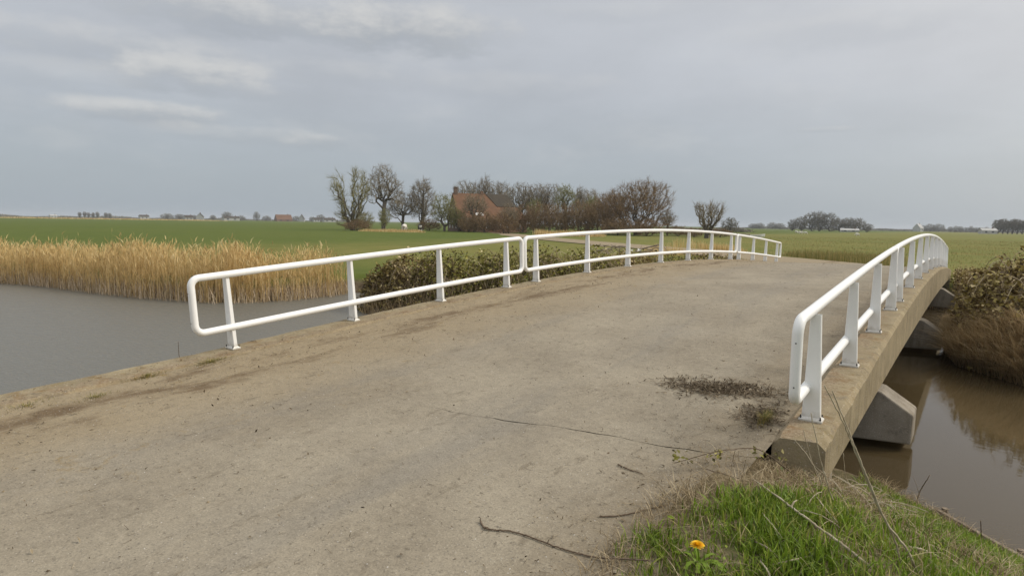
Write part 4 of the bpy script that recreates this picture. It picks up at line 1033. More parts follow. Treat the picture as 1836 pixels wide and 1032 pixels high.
def sheep(px, D, rz, label):
    x, y, z = spot(px, D); root = empty('sheep', (x, y, z), rz)
    V = [(0, -0.32, 0.60), (0, 0.0, 0.60), (0, 0.32, 0.60), (0, 0.50, 0.66), (0, 0.66, 0.45), (0, 0.74, 0.30)]
    rad = [0.25, 0.30, 0.25, 0.14, 0.10, 0.06]; E_ = [(0, 1), (1, 2), (2, 3), (3, 4), (4, 5)]
    for s in (-1, 1):
        for (ri, yy) in ((0, -0.34), (2, 0.34)):
            a = len(V); V += [(s*0.14, yy, 0.36), (s*0.14, yy-0.03*(ri == 0), 0.18), (s*0.14, yy, 0.01)]; rad += [0.08, 0.045, 0.04]
            E_ += [(ri, a), (a, a+1), (a+1, a+2)]
    skin_animal('body', V, E_, rad, M['wool'], root)
    for s in (-1, 1):
        mb = MB(); tube(mb, [(s*0.05, 0.64, 0.55), (s*0.15, 0.62, 0.53)], [0.03, 0.012], 5); mb.build('ear', M['sheepface'], root)
    tag(root, label, 'sheep', 'sheep in the right pasture')
sheep(1429, 235, 1.2, 'white sheep on the left of the flock, farther one below the wood')
sheep(1436, 205, 2.0, 'white sheep of the flock just right of and below the farther pair')
sheep(1437, 228, 4.4, 'white sheep of the farther pair, right one below the wood')
sheep(1446, 200, 1.7, 'white sheep standing rightmost of the four below the wood')
sheep(1539, 175, 1.9, 'lone white sheep out in the pasture right of the low shelter')

# a pale flat boat lying by the field ditch
def boat():
    x, y, z = spot(1358, 118); root = empty('boat', (x, y, z), math.atan2(y, x-CX)-math.pi/2+0.1)
    mb = MB(); n = 9; V = []
    for i in range(n):
        t = i/(n-1); w = 0.55*min(1, (1-t)*3.0+0.12) if t > 0.6 else 0.55; zz = 0.12+0.22*t**3; X_ = -1.3+2.6*t
        V += [(X_, -w, zz+0.38), (X_, -w*0.7, zz-0.1), (X_, w*0.7, zz-0.1), (X_, w, zz+0.38)]
    q = [(i*4+j, i*4+j+1, i*4+j+5, i*4+j+4) for i in range(n-1) for j in range(3)]+[(0, 1, 2, 3), (n*4-1, n*4-2, n*4-3, n*4-4)]
    mb.add(V, quads=q); h = mb.build('hull', M['white'], root); so = h.modifiers.new('shell', 'SOLIDIFY'); so.thickness = 0.05
    for t in (-0.6, 0.3):
        mb = MB(); box(mb, t, 0, 0.36, 0.22, 0.98, 0.04); mb.build('thwart', M['wood'], root)
    tag(root, 'small pale boat lying in the field beyond the far railing end', 'boat')
boat()
# plank fence beyond the far railing
def fence():
    a = spot(1316, 116); b = spot(1345, 116); root = empty('plank_fence', a)
    tag(root, 'short tan plank fence in the field beyond the far railing section', 'fence')
    d = np.array(b)-np.array(a)
    for k in range(5):
        q = d*k/4; mb = MB(); box(mb, q[0], q[1], 0.35, 0.09, 0.09, 0.8); mb.build('post', M['stalk'], root)
    for h in (0.22, 0.42, 0.62):
        mb = MB(); tube(mb, [(0, -0.07, h), (d[0], d[1]-0.07, d[2]+h)], 0.075, 4); mb.build('plank', M['stalk'], root)
fence()

# ------------------------------------------------------------------ reeds and pasture
def gz(P): return ground_z(P[:, 0], P[:, 1])
def along(line, n, rs, lo, hi):
    """random points beside a polyline; offset lo..hi to the left of its direction"""
    line = np.array(line, float); d = np.diff(line, axis=0); L = np.linalg.norm(d, axis=1); c = np.concatenate([[0], np.cumsum(L)])
    t = rs.random(n)*c[-1]; k = np.clip(np.searchsorted(c, t)-1, 0, len(L)-1); f = (t-c[k])/L[k]
    nn = np.stack([-d[:, 1], d[:, 0]], 1)/L[:, None]
    o = lo+(hi-lo)*rs.random(n)
    return line[k]+d[k]*f[:, None]+nn[k]*o[:, None], o
def reeds(name, label, P, H, rs, stem_w=0.0095, leafy=2, base_litter=0, plume=0.5, wind=0.1):
    n = len(P); az = rs.normal(2.6, 0.9, n)
    mb = MB(); tw = rs.uniform(0, 6.28, n)
    lean = np.abs(rs.normal(0, wind, n))*np.where(rs.random(n) < 0.12, 3.5, 1.0)+0.02
    blades(mb, P, H, stem_w*rs.uniform(0.8, 1.5, n), az, lean, 1.0, 3, tw)
    for j in range(leafy):
        f = rs.uniform(0.25, 0.85, n); q = P.copy()
        dd = np.stack([np.cos(az), np.sin(az)], 1)
        q[:, :2] += dd*(H*lean*f**2)[:, None]; q[:, 2] += H*(f-0.35*lean*f**2)
        blades(mb, q, rs.uniform(0.25, 0.55, n)*np.minimum(H/2, 1), stem_w*1.9, rs.uniform(0, 6.28, n), rs.uniform(0.3, 0.9, n), 0.8, 2)
    k = rs.random(n) < plume
    q = P[k].copy(); dd = np.stack([np.cos(az[k]), np.sin(az[k])], 1)
    q[:, :2] += dd*(H[k]*lean[k])[:, None]*0.9; q[:, 2] += H[k]*(0.94-0.33*lean[k])
    blades(mb, q, rs.uniform(0.16, 0.30, k.sum()), stem_w*3.4, az[k], rs.uniform(0.4, 0.9, k.sum()), 0.6, 2, tw[k])
    o = mb.build(name, M['reed']); tag(o, label, 'reeds', kind='stuff')
    return o
rs = np.random.default_rng(5)
bank = [(-58, -0.6), (-40, 5.0), (-27.2, 8.5), (-23.8, 9.5), (-19.4, 10.0), (-16.2, 10.6), (-13.7, 11.5), (-12.9, 12.8), (-12.8, 14.5), (-13.0, 16.2)]
p2, off = along(bank, 21000, rs, -0.35, 2.3)
P = np.column_stack([p2, np.clip(gz(p2), WATER_Z-0.05, -1.08)])
clump = 0.5+0.5*wob(p2[:, 0], p2[:, 1], 1.1, 4)
corner = sst(p2[:, 0], -15.0, -12.5)
H = (1.16+0.16*sst(p2[:, 0], -27, -16)+0.50*clump*rs.random(len(P))+0.12*wob(p2[:, 0], p2[:, 1], 3.3, 8)+np.abs(rs.normal(0, 0.22, len(P))))*(1-0.06*corner)-0.45*sst(off, 1.2, 2.3)
gapm = np.exp(-((p2[:, 0]+12.9)**2+(p2[:, 1]-13.2)**2)/1.2); H *= (1-0.35*gapm)
keep = rs.random(len(P)) < 0.55+0.45*clump
reeds('reed_bed', 'tall tan dry reed bed along the far bank of the canal at the left', P[keep], H[keep], rs)
# broken old stems standing and leaning at the waterline
p2, off = along(bank, 7000, rs, -0.55, 0.5)
P = np.column_stack([p2, np.maximum(gz(p2), WATER_Z-0.04)]); n = len(P)
mb = MB(); blades(mb, P, rs.uniform(0.25, 0.85, n), 0.017, rs.uniform(0, 6.28, n), np.abs(rs.normal(0.15, 0.35, n)), 0.4, 2, rs.uniform(0, 6, n))
tag(mb.build('reed_stubble', M['reed_base']), 'pale broken reed stems at the left waterline', 'reeds', kind='stuff')
def strip(name, label, cols, D0, D1, n, h0, h1, seed, w, mat='reed', kindcat='reeds'):
    rs = np.random.default_rng(seed); px = rs.uniform(cols[0], cols[1], n); D = rs.uniform(D0, D1, n)
    d = np.array([sky_dir(a, 387+a*0.0155) for a in np.linspace(cols[0], cols[1], 40)]); az = np.arctan2(d[:, 0], d[:, 1])
    A = np.interp(px, np.linspace(cols[0], cols[1], 40), az)
    p2 = np.column_stack([CX+np.sin(A)*D, np.cos(A)*D])
    keep = (dist_line(p2[:, 0], p2[:, 1], FAR_ROAD) > 3.2) & (sdf_poly(p2[:, 0], p2[:, 1], CANAL) > 0.1)
    keep &= rs.random(n) < 0.6+0.4*sst(wob(p2[:, 0], p2[:, 1], 0.55, seed), -0.5, 0.5)
    wd = (cols[1]-cols[0])*0.14; tp = np.minimum(1, np.minimum(px-cols[0], cols[1]-px)/wd); tp2 = np.minimum(1, np.minimum(D-D0, D1-D)/((D1-D0)*0.3))
    keep &= rs.random(n) < tp*(0.25+0.75*tp2); tp = (0.45+0.55*tp)[keep]
    p2 = p2[keep]; m = len(p2); P = np.column_stack([p2, gz(p2)-0.02])
    mb = MB(); H = tp*rs.uniform(h0, h1, m)*(0.75+0.25*wob(p2[:, 0], p2[:, 1], 0.8, seed+1))
    blades(mb, P, H, w*rs.uniform(0.7, 1.4, m), rs.uniform(0, 6.28, m), np.abs(rs.normal(0.12, 0.15, m)), 1.0, 2, rs.uniform(0, 6, m))
    tag(mb.build(name, M[mat]), label, kindcat, kind='stuff')
strip('reed_strip', 'tan reed strip in front of the two cows', (640, 765), 109, 119, 7500, 0.35, 0.75, 21, 0.05)
strip('reed_strip', 'tan reed strip in front of the brown thicket', (925, 1090), 98, 108, 6500, 0.8, 1.4, 22, 0.05)
strip('reed_strip', 'tan reed strip seen through the far half of the left railing', (1150, 1345), 44, 62, 9000, 0.7, 1.25, 23, 0.03)
strip('rough_pasture', 'rough olive and tan grass of the pasture right of the far railing end', (1300, 1980), 38, 150, 42000, 0.08, 0.28, 24, 0.022, 'pasture', 'grass')
strip('tall_dry_grass', 'tall tan grass along the far side of the road bend', (1395, 1640), 41, 58, 12000, 0.35, 0.85, 25, 0.02, 'pasture', 'grass')
strip('roadside_grass', 'olive roadside grass behind the left hedge', (860, 1420), 26, 46, 20000, 0.12, 0.40, 26, 0.022, 'pasture', 'grass')
strip('field_edge_reeds', 'pale reed line along the far edge of the left field', (-40, 420), 520, 560, 7000, 0.8, 1.5, 27, 0.35)

# ------------------------------------------------------------------ brambles
def bramble(name, cx, cy, rx, ry, top, label, mat, seed, nleaf, ncane, size, xmin=None, xmax=None, group=None):
    rs = np.random.default_rng(seed); g0 = float(ground_z(np.array([cx]), np.array([cy]))[0])
    root = empty(name, (cx, cy, g0))
    def dome(a, r):
        x, y = cx+np.cos(a)*r*rx, cy+np.sin(a)*r*ry
        g = np.maximum(ground_z(x, y), WATER_Z)
        hh = (top-g)*np.sqrt(np.maximum(1-r**2.4, 0))*(0.80+0.20*wob(x, y, 2.4, seed)+0.16*wob(x, y, 5.7, seed+3))
        return x, y, g, np.maximum(hh, 0.04)
    n = nleaf; a = rs.uniform(0, 6.2832, n); r = np.sqrt(rs.random(n))*1.04
    x, y, g, hh = dome(a, np.minimum(r, 0.999))
    f = 1-np.abs(rs.normal(0, 0.22, n)); low = rs.random(n) < 0.3; f = np.where(low, rs.random(n), f); f = np.clip(f, 0.02, 1.05)
    P = np.column_stack([x, y, g+hh*f])
    if xmin is not None: P = P[P[:, 0] > xmin]
    if xmax is not None: P = P[P[:, 0] < xmax]
    P = P+rs.normal(0, 0.05, P.shape)
    gap = wob(P[:, 0]+P[:, 2], P[:, 1]-P[:, 2], 4.5, seed+5)+0.6*wob(P[:, 0]*1.3, P[:, 1]+2*P[:, 2], 9.0, seed+6)
    P = P[rs.random(len(P)) < 0.16+0.84*sst(gap, -0.5, 0.45)]
    sprigs = []
    mb = MB()
    for k in range(ncane):
        a0, r0 = rs.uniform(0, 6.28), rs.uniform(0.1, 0.9); a1 = a0+rs.normal(0, 0.6); r1 = rs.uniform(0.7, 1.12)
        xa, ya, ga, ha = dome(np.array([a0]), np.array([r0])); xb, yb, gb, hb = dome(np.array([a1]), np.array([min(r1, 0.99)]))
        A = np.array([xa[0], ya[0], ga[0]]); B = np.array([xb[0], yb[0], gb[0]+hb[0]*rs.uniform(0.1, 0.9)])
        C = (A+B)/2+np.array([0, 0, max(ha[0], 0.3)*rs.uniform(0.8, 1.75)])
        t = np.linspace(0, 1, 7)[:, None]; pts = A*(1-t)**2+2*C*t*(1-t)+B*t**2
        if xmin is not None and pts[:, 0].min() < xmin: continue
        if xmax is not None and pts[:, 0].max() > xmax: continue
        tube(mb, pts-np.array([cx, cy, g0]), np.linspace(0.0105, 0.005, 7), 4, cap=False)
        m_ = 9; ff = rs.random(m_)*6; i_ = np.minimum(ff.astype(int), 5); sprigs.append(pts[i_]+(pts[i_+1]-pts[i_])*(ff-i_)[:, None]+rs.normal(0, 0.03, (m_, 3)))
    mb.build('canes', M['cane'], root)
    P = np.concatenate([P]+sprigs)
    mb = MB(); leaves(mb, P-np.array([cx, cy, g0]), rs.uniform(0.35, 1.55, len(P))*size, rs, 0.4, 0.7)
    mb.build('foliage', M[mat], root)
    tag(root, label, 'bush', group)
HG = 'bramble hedge behind the left railing'
for k, (cx, cy, rx, ry, top, mat, lab) in enumerate([
    (-8.15, 14.1, 0.85, 0.9, 0.20, 'bramble_dry', 'brown bramble bush at the left end of the hedge, next to the reeds'),
    (-7.2, 14.8, 1.45, 1.5, 0.68, 'bramble_dry', 'brown bramble bush behind the third near railing post'),
    (-5.9, 15.3, 1.8, 1.7, 0.86, 'bramble', 'leafy green bramble bush left of the railing joint'),
    (-4.4, 16.5, 1.7, 1.8, 0.92, 'bramble', 'leafy green bramble bush right behind the railing joint'),
    (-3.1, 18.3, 1.6, 2.0, 0.86, 'bramble', 'green bramble bush behind the second post of the long railing'),
    (-2.5, 20.7, 1.5, 1.9, 0.66, 'bramble_dry', 'brownish bramble bush behind the third post of the long railing'),
    (-2.2, 23.3, 1.4, 2.0, 0.50, 'bramble', 'low green bramble bush behind the middle of the long railing'),
    (-2.1, 26.0, 1.4, 2.0, 0.40, 'bramble', 'low bramble bush behind the fifth post of the long railing'),
    (-2.2, 28.8, 1.5, 2.0, 0.34, 'bramble_dry', 'lowest bramble bush at the far end of the hedge')]):
    bramble('bramble_bush', cx, cy, rx, ry, top+0.06, lab, mat, 40+k, 7000, 170, 0.088, None, -0.30, HG)
bramble('bramble_bush', 8.85, 19.6, 1.85, 3.3, 1.32, 'tall brown-green bramble bush on the right canal bank', 'bramble_dry', 61, 20000, 420, 0.105, 7.20)
bramble('bramble_bush', 8.6, 24.0, 1.6, 2.8, 0.55, 'low dark bramble bush behind the tall one on the right bank', 'bramble_dry', 62, 10000, 60, 0.08, 7.22)
bramble('bramble_bush', 7.9, 29.5, 1.5, 2.2, 0.25, 'low bramble bush at the far end of the right beam', 'bramble_dry', 64, 7000, 60, 0.08, 6.85)
bramble('bramble_bush', 9.0, 16.9, 1.5, 1.5, -0.25, 'trailing bramble growth hanging over the right water edge', 'bramble_dry', 63, 3500, 170, 0.07, 7.45)
# dry grass hanging over the water on the right bank
rs = np.random.default_rng(8)
n = 16000; x = rs.uniform(7.1, 9.2, n); y = rs.uniform(15.2, 20.5, n); p2 = np.column_stack([x, y]); sd = sdf_poly(x, y, CANAL)
k = (sd > -0.08) & (sd < 1.7) & (x > 7.08); p2 = p2[k]; sd = sd[k]; n = len(p2)
mb = MB(); blades(mb, np.column_stack([p2, np.maximum(gz(p2), WATER_Z)]), rs.uniform(0.45, 1.05, n), 0.014, rs.normal(-1.9, 0.5, n), rs.uniform(0.4, 1.4, n), 0.7, 3, rs.normal(0, 0.5, n))
n2 = 5000; x = rs.uniform(6.95, 8.2, n2); y = rs.uniform(19.5, 31, n2); p3 = np.column_stack([x, y]); p3 = p3[(x > 7.16) & (y < 28.5) | (y > 29.5)]; n2 = len(p3)
blades(mb, np.column_stack([p3, np.maximum(gz(p3), WATER_Z)]), rs.uniform(0.2, 0.5, n2), 0.016, rs.uniform(0, 6.28, n2), rs.uniform(0.1, 0.8, n2), 0.7, 2, rs.normal(0, 0.5, n2))
n2 = 1500; p3 = np.column_stack([rs.uniform(6.75, 7.25, n2), rs.uniform(19.5, 26, n2)])
blades(mb, np.column_stack([p3, np.full(n2, WATER_Z)]), rs.uniform(0.15, 0.45, n2)*sst(p3[:, 0], 6.6, 7.2), 0.014, rs.normal(2.6, 0.7, n2), rs.uniform(0.1, 0.9, n2), 0.7, 2, rs.normal(0, 0.5, n2))
tag(mb.build('dry_bank_grass', M['bank_straw']), 'tan dry grass drooping to the water on the right bank', 'grass', kind='stuff')
# stems and grass on the far bank under the bridge and in front of the left hedge
n = 5000; p2, off = along([(-8.9, 13.6), (-7.9, 13.0), (-6.2, 13.3), (-4.0, 14.6), (0, 17.6), (3, 22.5), (5.4, 27.4), (6.5, 29.0), (7.12, 28.6)], n, rs, -0.1, 1.2)
mb = MB(); blades(mb, np.column_stack([p2, np.maximum(gz(p2), WATER_Z)]), rs.uniform(0.25, 0.75, n), 0.014, rs.normal(-1.6, 0.9, n), rs.uniform(0.1, 0.9, n), 0.7, 2, rs.uniform(0, 6, n))
tag(mb.build('bank_grass', M['bank_straw']), 'dead grass along the far bank below the left hedge', 'grass', kind='stuff')

# ------------------------------------------------------------------ heap of cut branches beyond the hedge
def branch_pile():
    x, y, z = spot(1122, 45); root = empty('branch_pile', (x, y, z)); rs = random.Random(4)
    ax = Vector((math.cos(YAW), math.sin(YAW), 0))
    for i in range(60):
        c = ax*rs.uniform(-2.3, 2.3)+Vector((rs.uniform(-.6, .6), rs.uniform(-.6, .6), rs.uniform(0.05, 0.75)))
        a = rs.uniform(0, 6.28); d = Vector((math.cos(a), math.sin(a), rs.uniform(-0.25, 0.45))); L = rs.uniform(0.5, 1.4)
        pts = [c-d*L/2, c+Vector((0, 0, rs.uniform(0, .12))), c+d*L/2]; r = rs.uniform(0.018, 0.05)
        mb = MB(); tube(mb, [tuple(p) for p in pts], [r, r*0.8, r*0.5], 5); mb.build('branch', M['stalk'] if rs.random() < 0.5 else M['wood'], root)
    tag(root, 'heap of pale cut branches behind the long railing section', 'branches')
branch_pile()
rs = random.Random(12)
for (px, D, lab) in [(1136, 43, 'white scrap of rubbish left of its twin before the branch heap'), (1148, 43.5, 'white scrap of rubbish right of its twin before the branch heap')]:
    x, y, z = spot(px, D); mb = MB(); V = [(rs.uniform(-.2, .2), rs.uniform(-.2, .2), rs.uniform(0, .2)) for _ in range(9)]
    mb.add(V, tris=[(0, 1, 2), (2, 3, 4), (4, 5, 6), (6, 7, 8), (0, 3, 6), (1, 4, 7), (2, 5, 8), (0, 8, 4)]); o = mb.build('plastic_scrap', M['white']); o.location = (x, y, z+0.45); tag(o, lab, 'rubbish', 'white scraps by the branch heap')

# ------------------------------------------------------------------ near verge
rs = np.random.default_rng(77)
def verge_points(n, dens):
    x = rs.uniform(5.85, 10.0, n); y = rs.uniform(0.6, 8.3, n); s = y-Q*x
    sd = sdf_poly(x, y, CANAL)
    k = (sd > 0.10) & ~((x < 6.76) & (s > S0-0.56))
    edge = 6.12+0.16*wob(x, y, 3.0, 5)+0.10*wob(x, y, 7.0, 8)+0.55*sst(s, 1.6, 3.4)*np.exp(-((x-6.3)/0.6)**2)*0.6
    k &= rs.random(n) < dens(x, y, s, sd, x-edge)
    return x[k], y[k], sd[k], (x-edge)[k]
def d_green(x, y, s, sd, e): return sst(e, 0.0, 0.30)*(0.14+0.86*sst(wob(x, y, 2.3, 6)+0.7*wob(x, y, 5.3, 2)+0.5*wob(x, y, 11.0, 7), -0.5, 0.6))*(1-0.8*np.exp(-((x-6.88)**2/0.10+(y-5.35)**2/0.45)))*(1-0.45*sst(y, 3.9, 4.6)*sst(wob(x, y, 6.0, 3), -0.4, 0.5))*sst(sd, 0.05, 0.35)
x, y, sd, e = verge_points(190000, d_green); n = len(x)
hfac = 0.65+0.35*wob(x, y, 1.9, 9)
P = np.column_stack([x, y, ground_z(x, y)-0.004])
mb = MB(); blades(mb, P, rs.uniform(0.04, 0.16, n)*hfac+0.02, rs.uniform(0.005, 0.011, n), rs.uniform(0, 6.28, n), np.abs(rs.normal(0.45, 0.32, n)), 0.9, 3, rs.normal(0, 0.4, n))
tag(mb.build('verge_grass', M['grass']), 'lush green grass of the near verge sloping to the canal', 'grass', kind='stuff')
def d_straw(x, y, s, sd, e): return 0.26*sst(e, -0.30, 0.05)*(0.25+0.6*sst(-wob(x, y, 2.3, 6)-0.7*wob(x, y, 5.3, 2), -0.2, 0.5))+0.75*np.exp(-((e+0.02)/0.20)**2)+1.0*np.exp(-((x-6.88)**2/0.10+(y-5.35)**2/0.5))+0.30*sst(y, 3.9, 4.6)*sst(-y, -5.6, -5.0)*sst(wob(x, y, 6.0, 3), -0.4, 0.5)+0.5*np.exp(-(sd-0.15)**2/0.05)
x, y, sd, e = verge_points(80000, d_straw); n = len(x)
mb = MB(); blades(mb, np.column_stack([x, y, ground_z(x, y)+0.004]), rs.uniform(0.05, 0.17, n), rs.uniform(0.0025, 0.006, n), rs.uniform(0, 6.28, n), np.abs(rs.normal(1.1, 0.5, n)), 0.5, 3, rs.normal(0, 0.7, n))
tag(mb.build('dead_grass', M['straw']), 'dead straw-coloured grass matted through the near verge', 'grass', kind='stuff')
# broad leaves of low herbs
x, y, sd, e = verge_points(14000, lambda x, y, s, sd, e: sst(e, 0.0, 0.3)*sst(wob(x, y, 3.7, 12), 0.25, 0.7)*0.6); n = len(x)
mb = MB(); leaves(mb, np.column_stack([x, y, ground_z(x, y)+rs.uniform(0.01, 0.07, n)]), rs.uniform(0.02, 0.055, n), rs, 0.7, 0.5)
tag(mb.build('verge_herbs', M['grass']), 'small broad-leaved herbs between the near verge grass', 'herbs', kind='stuff')

def hit(px, py, surf, dz=0.0):
    a, b = px-918, py-516; d = cr*(a/FPX)+cf-cu*(b/FPX); z = -0.2
    for _ in range(40):
        k = (z-CZ)/d.z; x, y = CX+d.x*k, d.y*k; z = 0.6*z+0.4*(surf(x, y)+dz)
    return (x, y, z), k
def in_air(px, py, k): d = cr*((px-918)/FPX)+cf-cu*((py-516)/FPX); return (CX+d.x*k, d.y*k, CZ+d.z*k)
def gsurf(x, y): return float(ground_z(np.array([x]), np.array([y]))[0])
def rsurf(x, y): return zdeck(y-Q*x, min(max(x, 0.4), 6.1))
def stalk(name, pts, r0, r1, label, mat, side=()):
    pts = [np.array(p, float) for p in pts]; base = pts[0]
    t = np.linspace(0, 1, 10*(len(pts)-1)+1); k = np.linspace(0, 1, len(pts))
    Pp = np.stack([np.interp(t, k, [p[i] for p in pts]) for i in range(3)], 1)
    for _ in range(5): Pp[1:-1] = (Pp[:-2]+2*Pp[1:-1]+Pp[2:])/4
    Pp[1:-1] += np.random.default_rng(len(label)).normal(0, 0.0012, Pp[1:-1].shape)
    r0, r1 = r0*1.25, r1*1.35
    root = empty(name, tuple(base)); mb = MB(); tube(mb, Pp-base, np.linspace(r0, r1, len(Pp)), 6); mb.build('stem', M[mat], root, True)
    for (f, d, L) in side:
        i = int(f*(len(Pp)-1)); a = Pp[i]-base; d = np.array(d, float)
        mb = MB(); tube(mb, [a, a+d*L*0.5+np.array([0, 0, 0.01]), a+d*L], [r1*0.8, r1*0.6, r1*0.3], 5); mb.build('side_shoot', M[mat], root)
    tag(root, label, 'plant stem', 'dead stems on the near verge'); return root
def gnd(x, y, dz=0.0): return (x, y, float(ground_z(np.array([x]), np.array([y]))[0])+dz)
def rising(path, dk, r0, r1, label, mat='stalk', side=()):
    """a stem rooted at the last point of the path and standing clear of the ground above it"""
    base, k = hit(*path[-1], gsurf, -0.02); n = len(path)-1
    pts = [base]+[in_air(*path[n-1-i], k+dk*(i+1)/n) for i in range(n)]
    return stalk('dead_stalk', pts, r0, r1, label, mat, side)
def lying(path, dz, r0, r1, label, mat='stalk', side=()):
    return stalk('dead_stalk', [hit(a, b, gsurf, dz*(0.3 if i in (0, len(path)-1) else 1.0))[0] for i, (a, b) in enumerate(path)], r0, r1, label, mat, side)
rising([(1478, 690), (1513, 758), (1537, 817), (1573, 906), (1605, 966), (1617, 1022)], -0.25, 0.005, 0.0022, 'tall dead stalk rising before the right beam end, left one of a pair', side=[(0.45, (-0.3, 0.2, 0.6), 0.10)])
rising([(1492, 700), (1528, 788), (1558, 864), (1588, 936), (1626, 983), (1647, 1030)], -0.20, 0.006, 0.0025, 'tall dead stalk rising before the right beam end, right one of a pair', side=[(0.5, (0.4, 0.2, 0.5), 0.10)])
rising([(1454, 740), (1470, 820), (1486, 877), (1502, 915)], -0.15, 0.0045, 0.002, 'thin dead stalk before the right corner of the beam end')
rising([(1425, 788), (1447, 815), (1468, 850), (1480, 890)], -0.10, 0.004, 0.002, 'short dead stalk low before the face of the right beam end')
rising([(1440, 770), (1456, 830), (1476, 880)], -0.12, 0.0035, 0.0018, 'short upright dead stalk beside the corner of the right beam')
rising([(1512, 812), (1515, 850), (1530, 895)], -0.10, 0.0035, 0.0018, 'short dead stalk standing under the edge of the right fascia')
lying([(1350, 858), (1390, 887), (1431, 917), (1475, 950), (1516, 979), (1562, 1017)], 0.09, 0.0045, 0.006, 'thick pale stalk lying slantwise across the green verge', side=[(0.35, (0.2, 0.5, 0.3), 0.10)])
lying([(1359, 911), (1385, 940), (1410, 974)], 0.10, 0.0028, 0.0022, 'thin bright straw leaning over the grass right of the dandelion')
lying([(1346, 966), (1375, 980), (1397, 1000)], 0.08, 0.0035, 0.003, 'short grey stalk lying in the lower grass', 'wood')
lying([(1384, 1012), (1420, 1003), (1456, 995)], 0.08, 0.0035, 0.0025, 'pale stalk lying level in the lowest grass')
lying([(1363, 1004), (1374, 1018), (1384, 1040)], 0.08, 0.0035, 0.003, 'pale stalk cut by the bottom edge of the frame')
lying([(1450, 870), (1475, 905), (1510, 945)], 0.10, 0.0035, 0.0025, 'dead stalk arching over the grass below the beam face')
lying([(1620, 978), (1650, 983), (1690, 1000)], 0.05, 0.006, 0.005, 'flattened pale stalk near the right water edge')
lying([(1560, 880), (1590, 905), (1640, 930)], 0.08, 0.003, 0.002, 'bowed dead stalk on the slope below the first pier')
lying([(1265, 840), (1300, 850), (1340, 862)], 0.05, 0.003, 0.002, 'dark thin stalk at the top of the verge below the runner', 'stick')
mb = MB()
for q in range(60):
    x = max(rs.normal(6.93, 0.17), 6.79); y = rs.normal(5.35, 0.42); a = rs.uniform(0, 6.28); L = rs.uniform(0.15, 0.45)
    p0, p1, p2_ = gnd(x, y, 0), gnd(x+math.cos(a)*L*0.5, y+math.sin(a)*L*0.5, rs.uniform(0.05, 0.2)), gnd(x+math.cos(a)*L, y+math.sin(a)*L, rs.uniform(0.0, 0.16))
    t_ = np.linspace(0, 1, 6)[:, None]; pts = np.array(p0)*(1-t_)**2+2*np.array(p1)*t_*(1-t_)+np.array(p2_)*t_**2
    tube(mb, pts, np.linspace(0.0042, 0.0022, 6), 5)
tag(mb.build('stalk_tangle', M['stalk']), 'tangle of bent dead stalks below the corner of the right beam', 'plant stems', kind='stuff')
# sticks standing in the water
stalk('water_twig', [(7.22, 7.6, -1.34), (7.25, 7.6, -1.07), (7.33, 7.6, -0.87)], 0.007, 0.003, 'forked grey twig standing in the water by the first pier', 'wood', [(0.45, (-0.35, 0, 0.9), 0.2)])
stalk('water_twig', [(7.80, 6.98, -1.36), (7.775, 6.96, -1.15), (7.755, 6.95, -0.98)], 0.006, 0.003, 'dark single twig standing in the water at the lower right', 'stick')
stalk('water_twig', [(-5.30, 6.05, -1.36), (-5.36, 6.0, -1.15), (-5.33, 5.98, -0.85)], 0.008, 0.003, 'lone dark stem standing in the water left of the near railing', 'stick')
# timber edging along the near bank
def revetment():
    root = empty('timber_edging', (7.6, 7.2, WATER_Z)); o = np.array((7.6, 7.2, WATER_Z))
    A = [(7.42, 7.50), (8.0, 6.92), (8.75, 6.22), (9.6, 5.35)]
    for i in range(3):
        a, b = np.array(A[i]), np.array(A[i+1])
        for j, h in enumerate((0.045, 0.115)):
            e = 0.02*j
            mb = MB(); tube(mb, [(a[0]-e, a[1]-e, WATER_Z+h)-o, (b[0]-e, b[1]-e, WATER_Z+h)-o], 0.030, 6); mb.build('pole', M['wood'], root)
        mb = MB(); tube(mb, [(a[0]+0.06, a[1]+0.06, WATER_Z-0.4)-o, (a[0]+0.06, a[1]+0.06, WATER_Z+0.13)-o], 0.03, 6); mb.build('stake', M['wood'], root)
    tag(root, 'low timber edging at the waterline of the near right bank', 'edging')
revetment()
# dandelion
def dandelion():
    x, y, z = gnd(6.47, 3.17); root = empty('dandelion', (x, y, z)); root.scale = (1.35, 1.35, 1.2); r2 = random.Random(3)
    my = mat_plain('dandelion_yellow', (0.86, 0.50, 0.015), (0.92, 0.64, 0.03), 60, 0.6)
    top = np.array((0.0, -0.02, 0.105))
    mb = MB(); tube(mb, [(0, 0, 0), (0.004, -0.008, 0.05), top], [0.004, 0.0035, 0.003], 6); mb.build('stem', M['grass'], root)
    mb = MB()
    for k in range(110):
        f = (k+0.5)/110; a = k*2.39996; el = R(80-78*f); L = 0.018+0.012*f
        d = np.array((math.cos(a)*math.cos(el), math.sin(a)*math.cos(el), math.sin(el))); s = np.array((-math.sin(a), math.cos(a), 0))*0.0032
        b = top+np.array((0, 0, 0.002)); mb.add([b-s*0.4, b+s*0.4, b+d*L+s, b+d*L-s], quads=[(0, 1, 2, 3)])
    mb.build('flower_head', my, root)
    for k in range(9):
        a = k*0.7+r2.random(); L = r2.uniform(0.07, 0.12); d = np.array((math.cos(a), math.sin(a), 0)); s = np.array((-math.sin(a), math.cos(a), 0)); mb = MB(); V = []; q = []
        for j in range(8):
            t = j/7; w = (0.011 if j % 2 else 0.006)*(1-0.3*(1-t)); c = d*L*t+np.array((0, 0, 0.035*math.sin(t*2.6)+0.01)); V += [c-s*w, c+s*w]
            if j: q.append((2*j-2, 2*j-1, 2*j+1, 2*j))
        mb.add(V, quads=q); mb.build('leaf', M['grass'], root)
    tag(root, 'single yellow dandelion flower in the lower verge grass', 'flower')
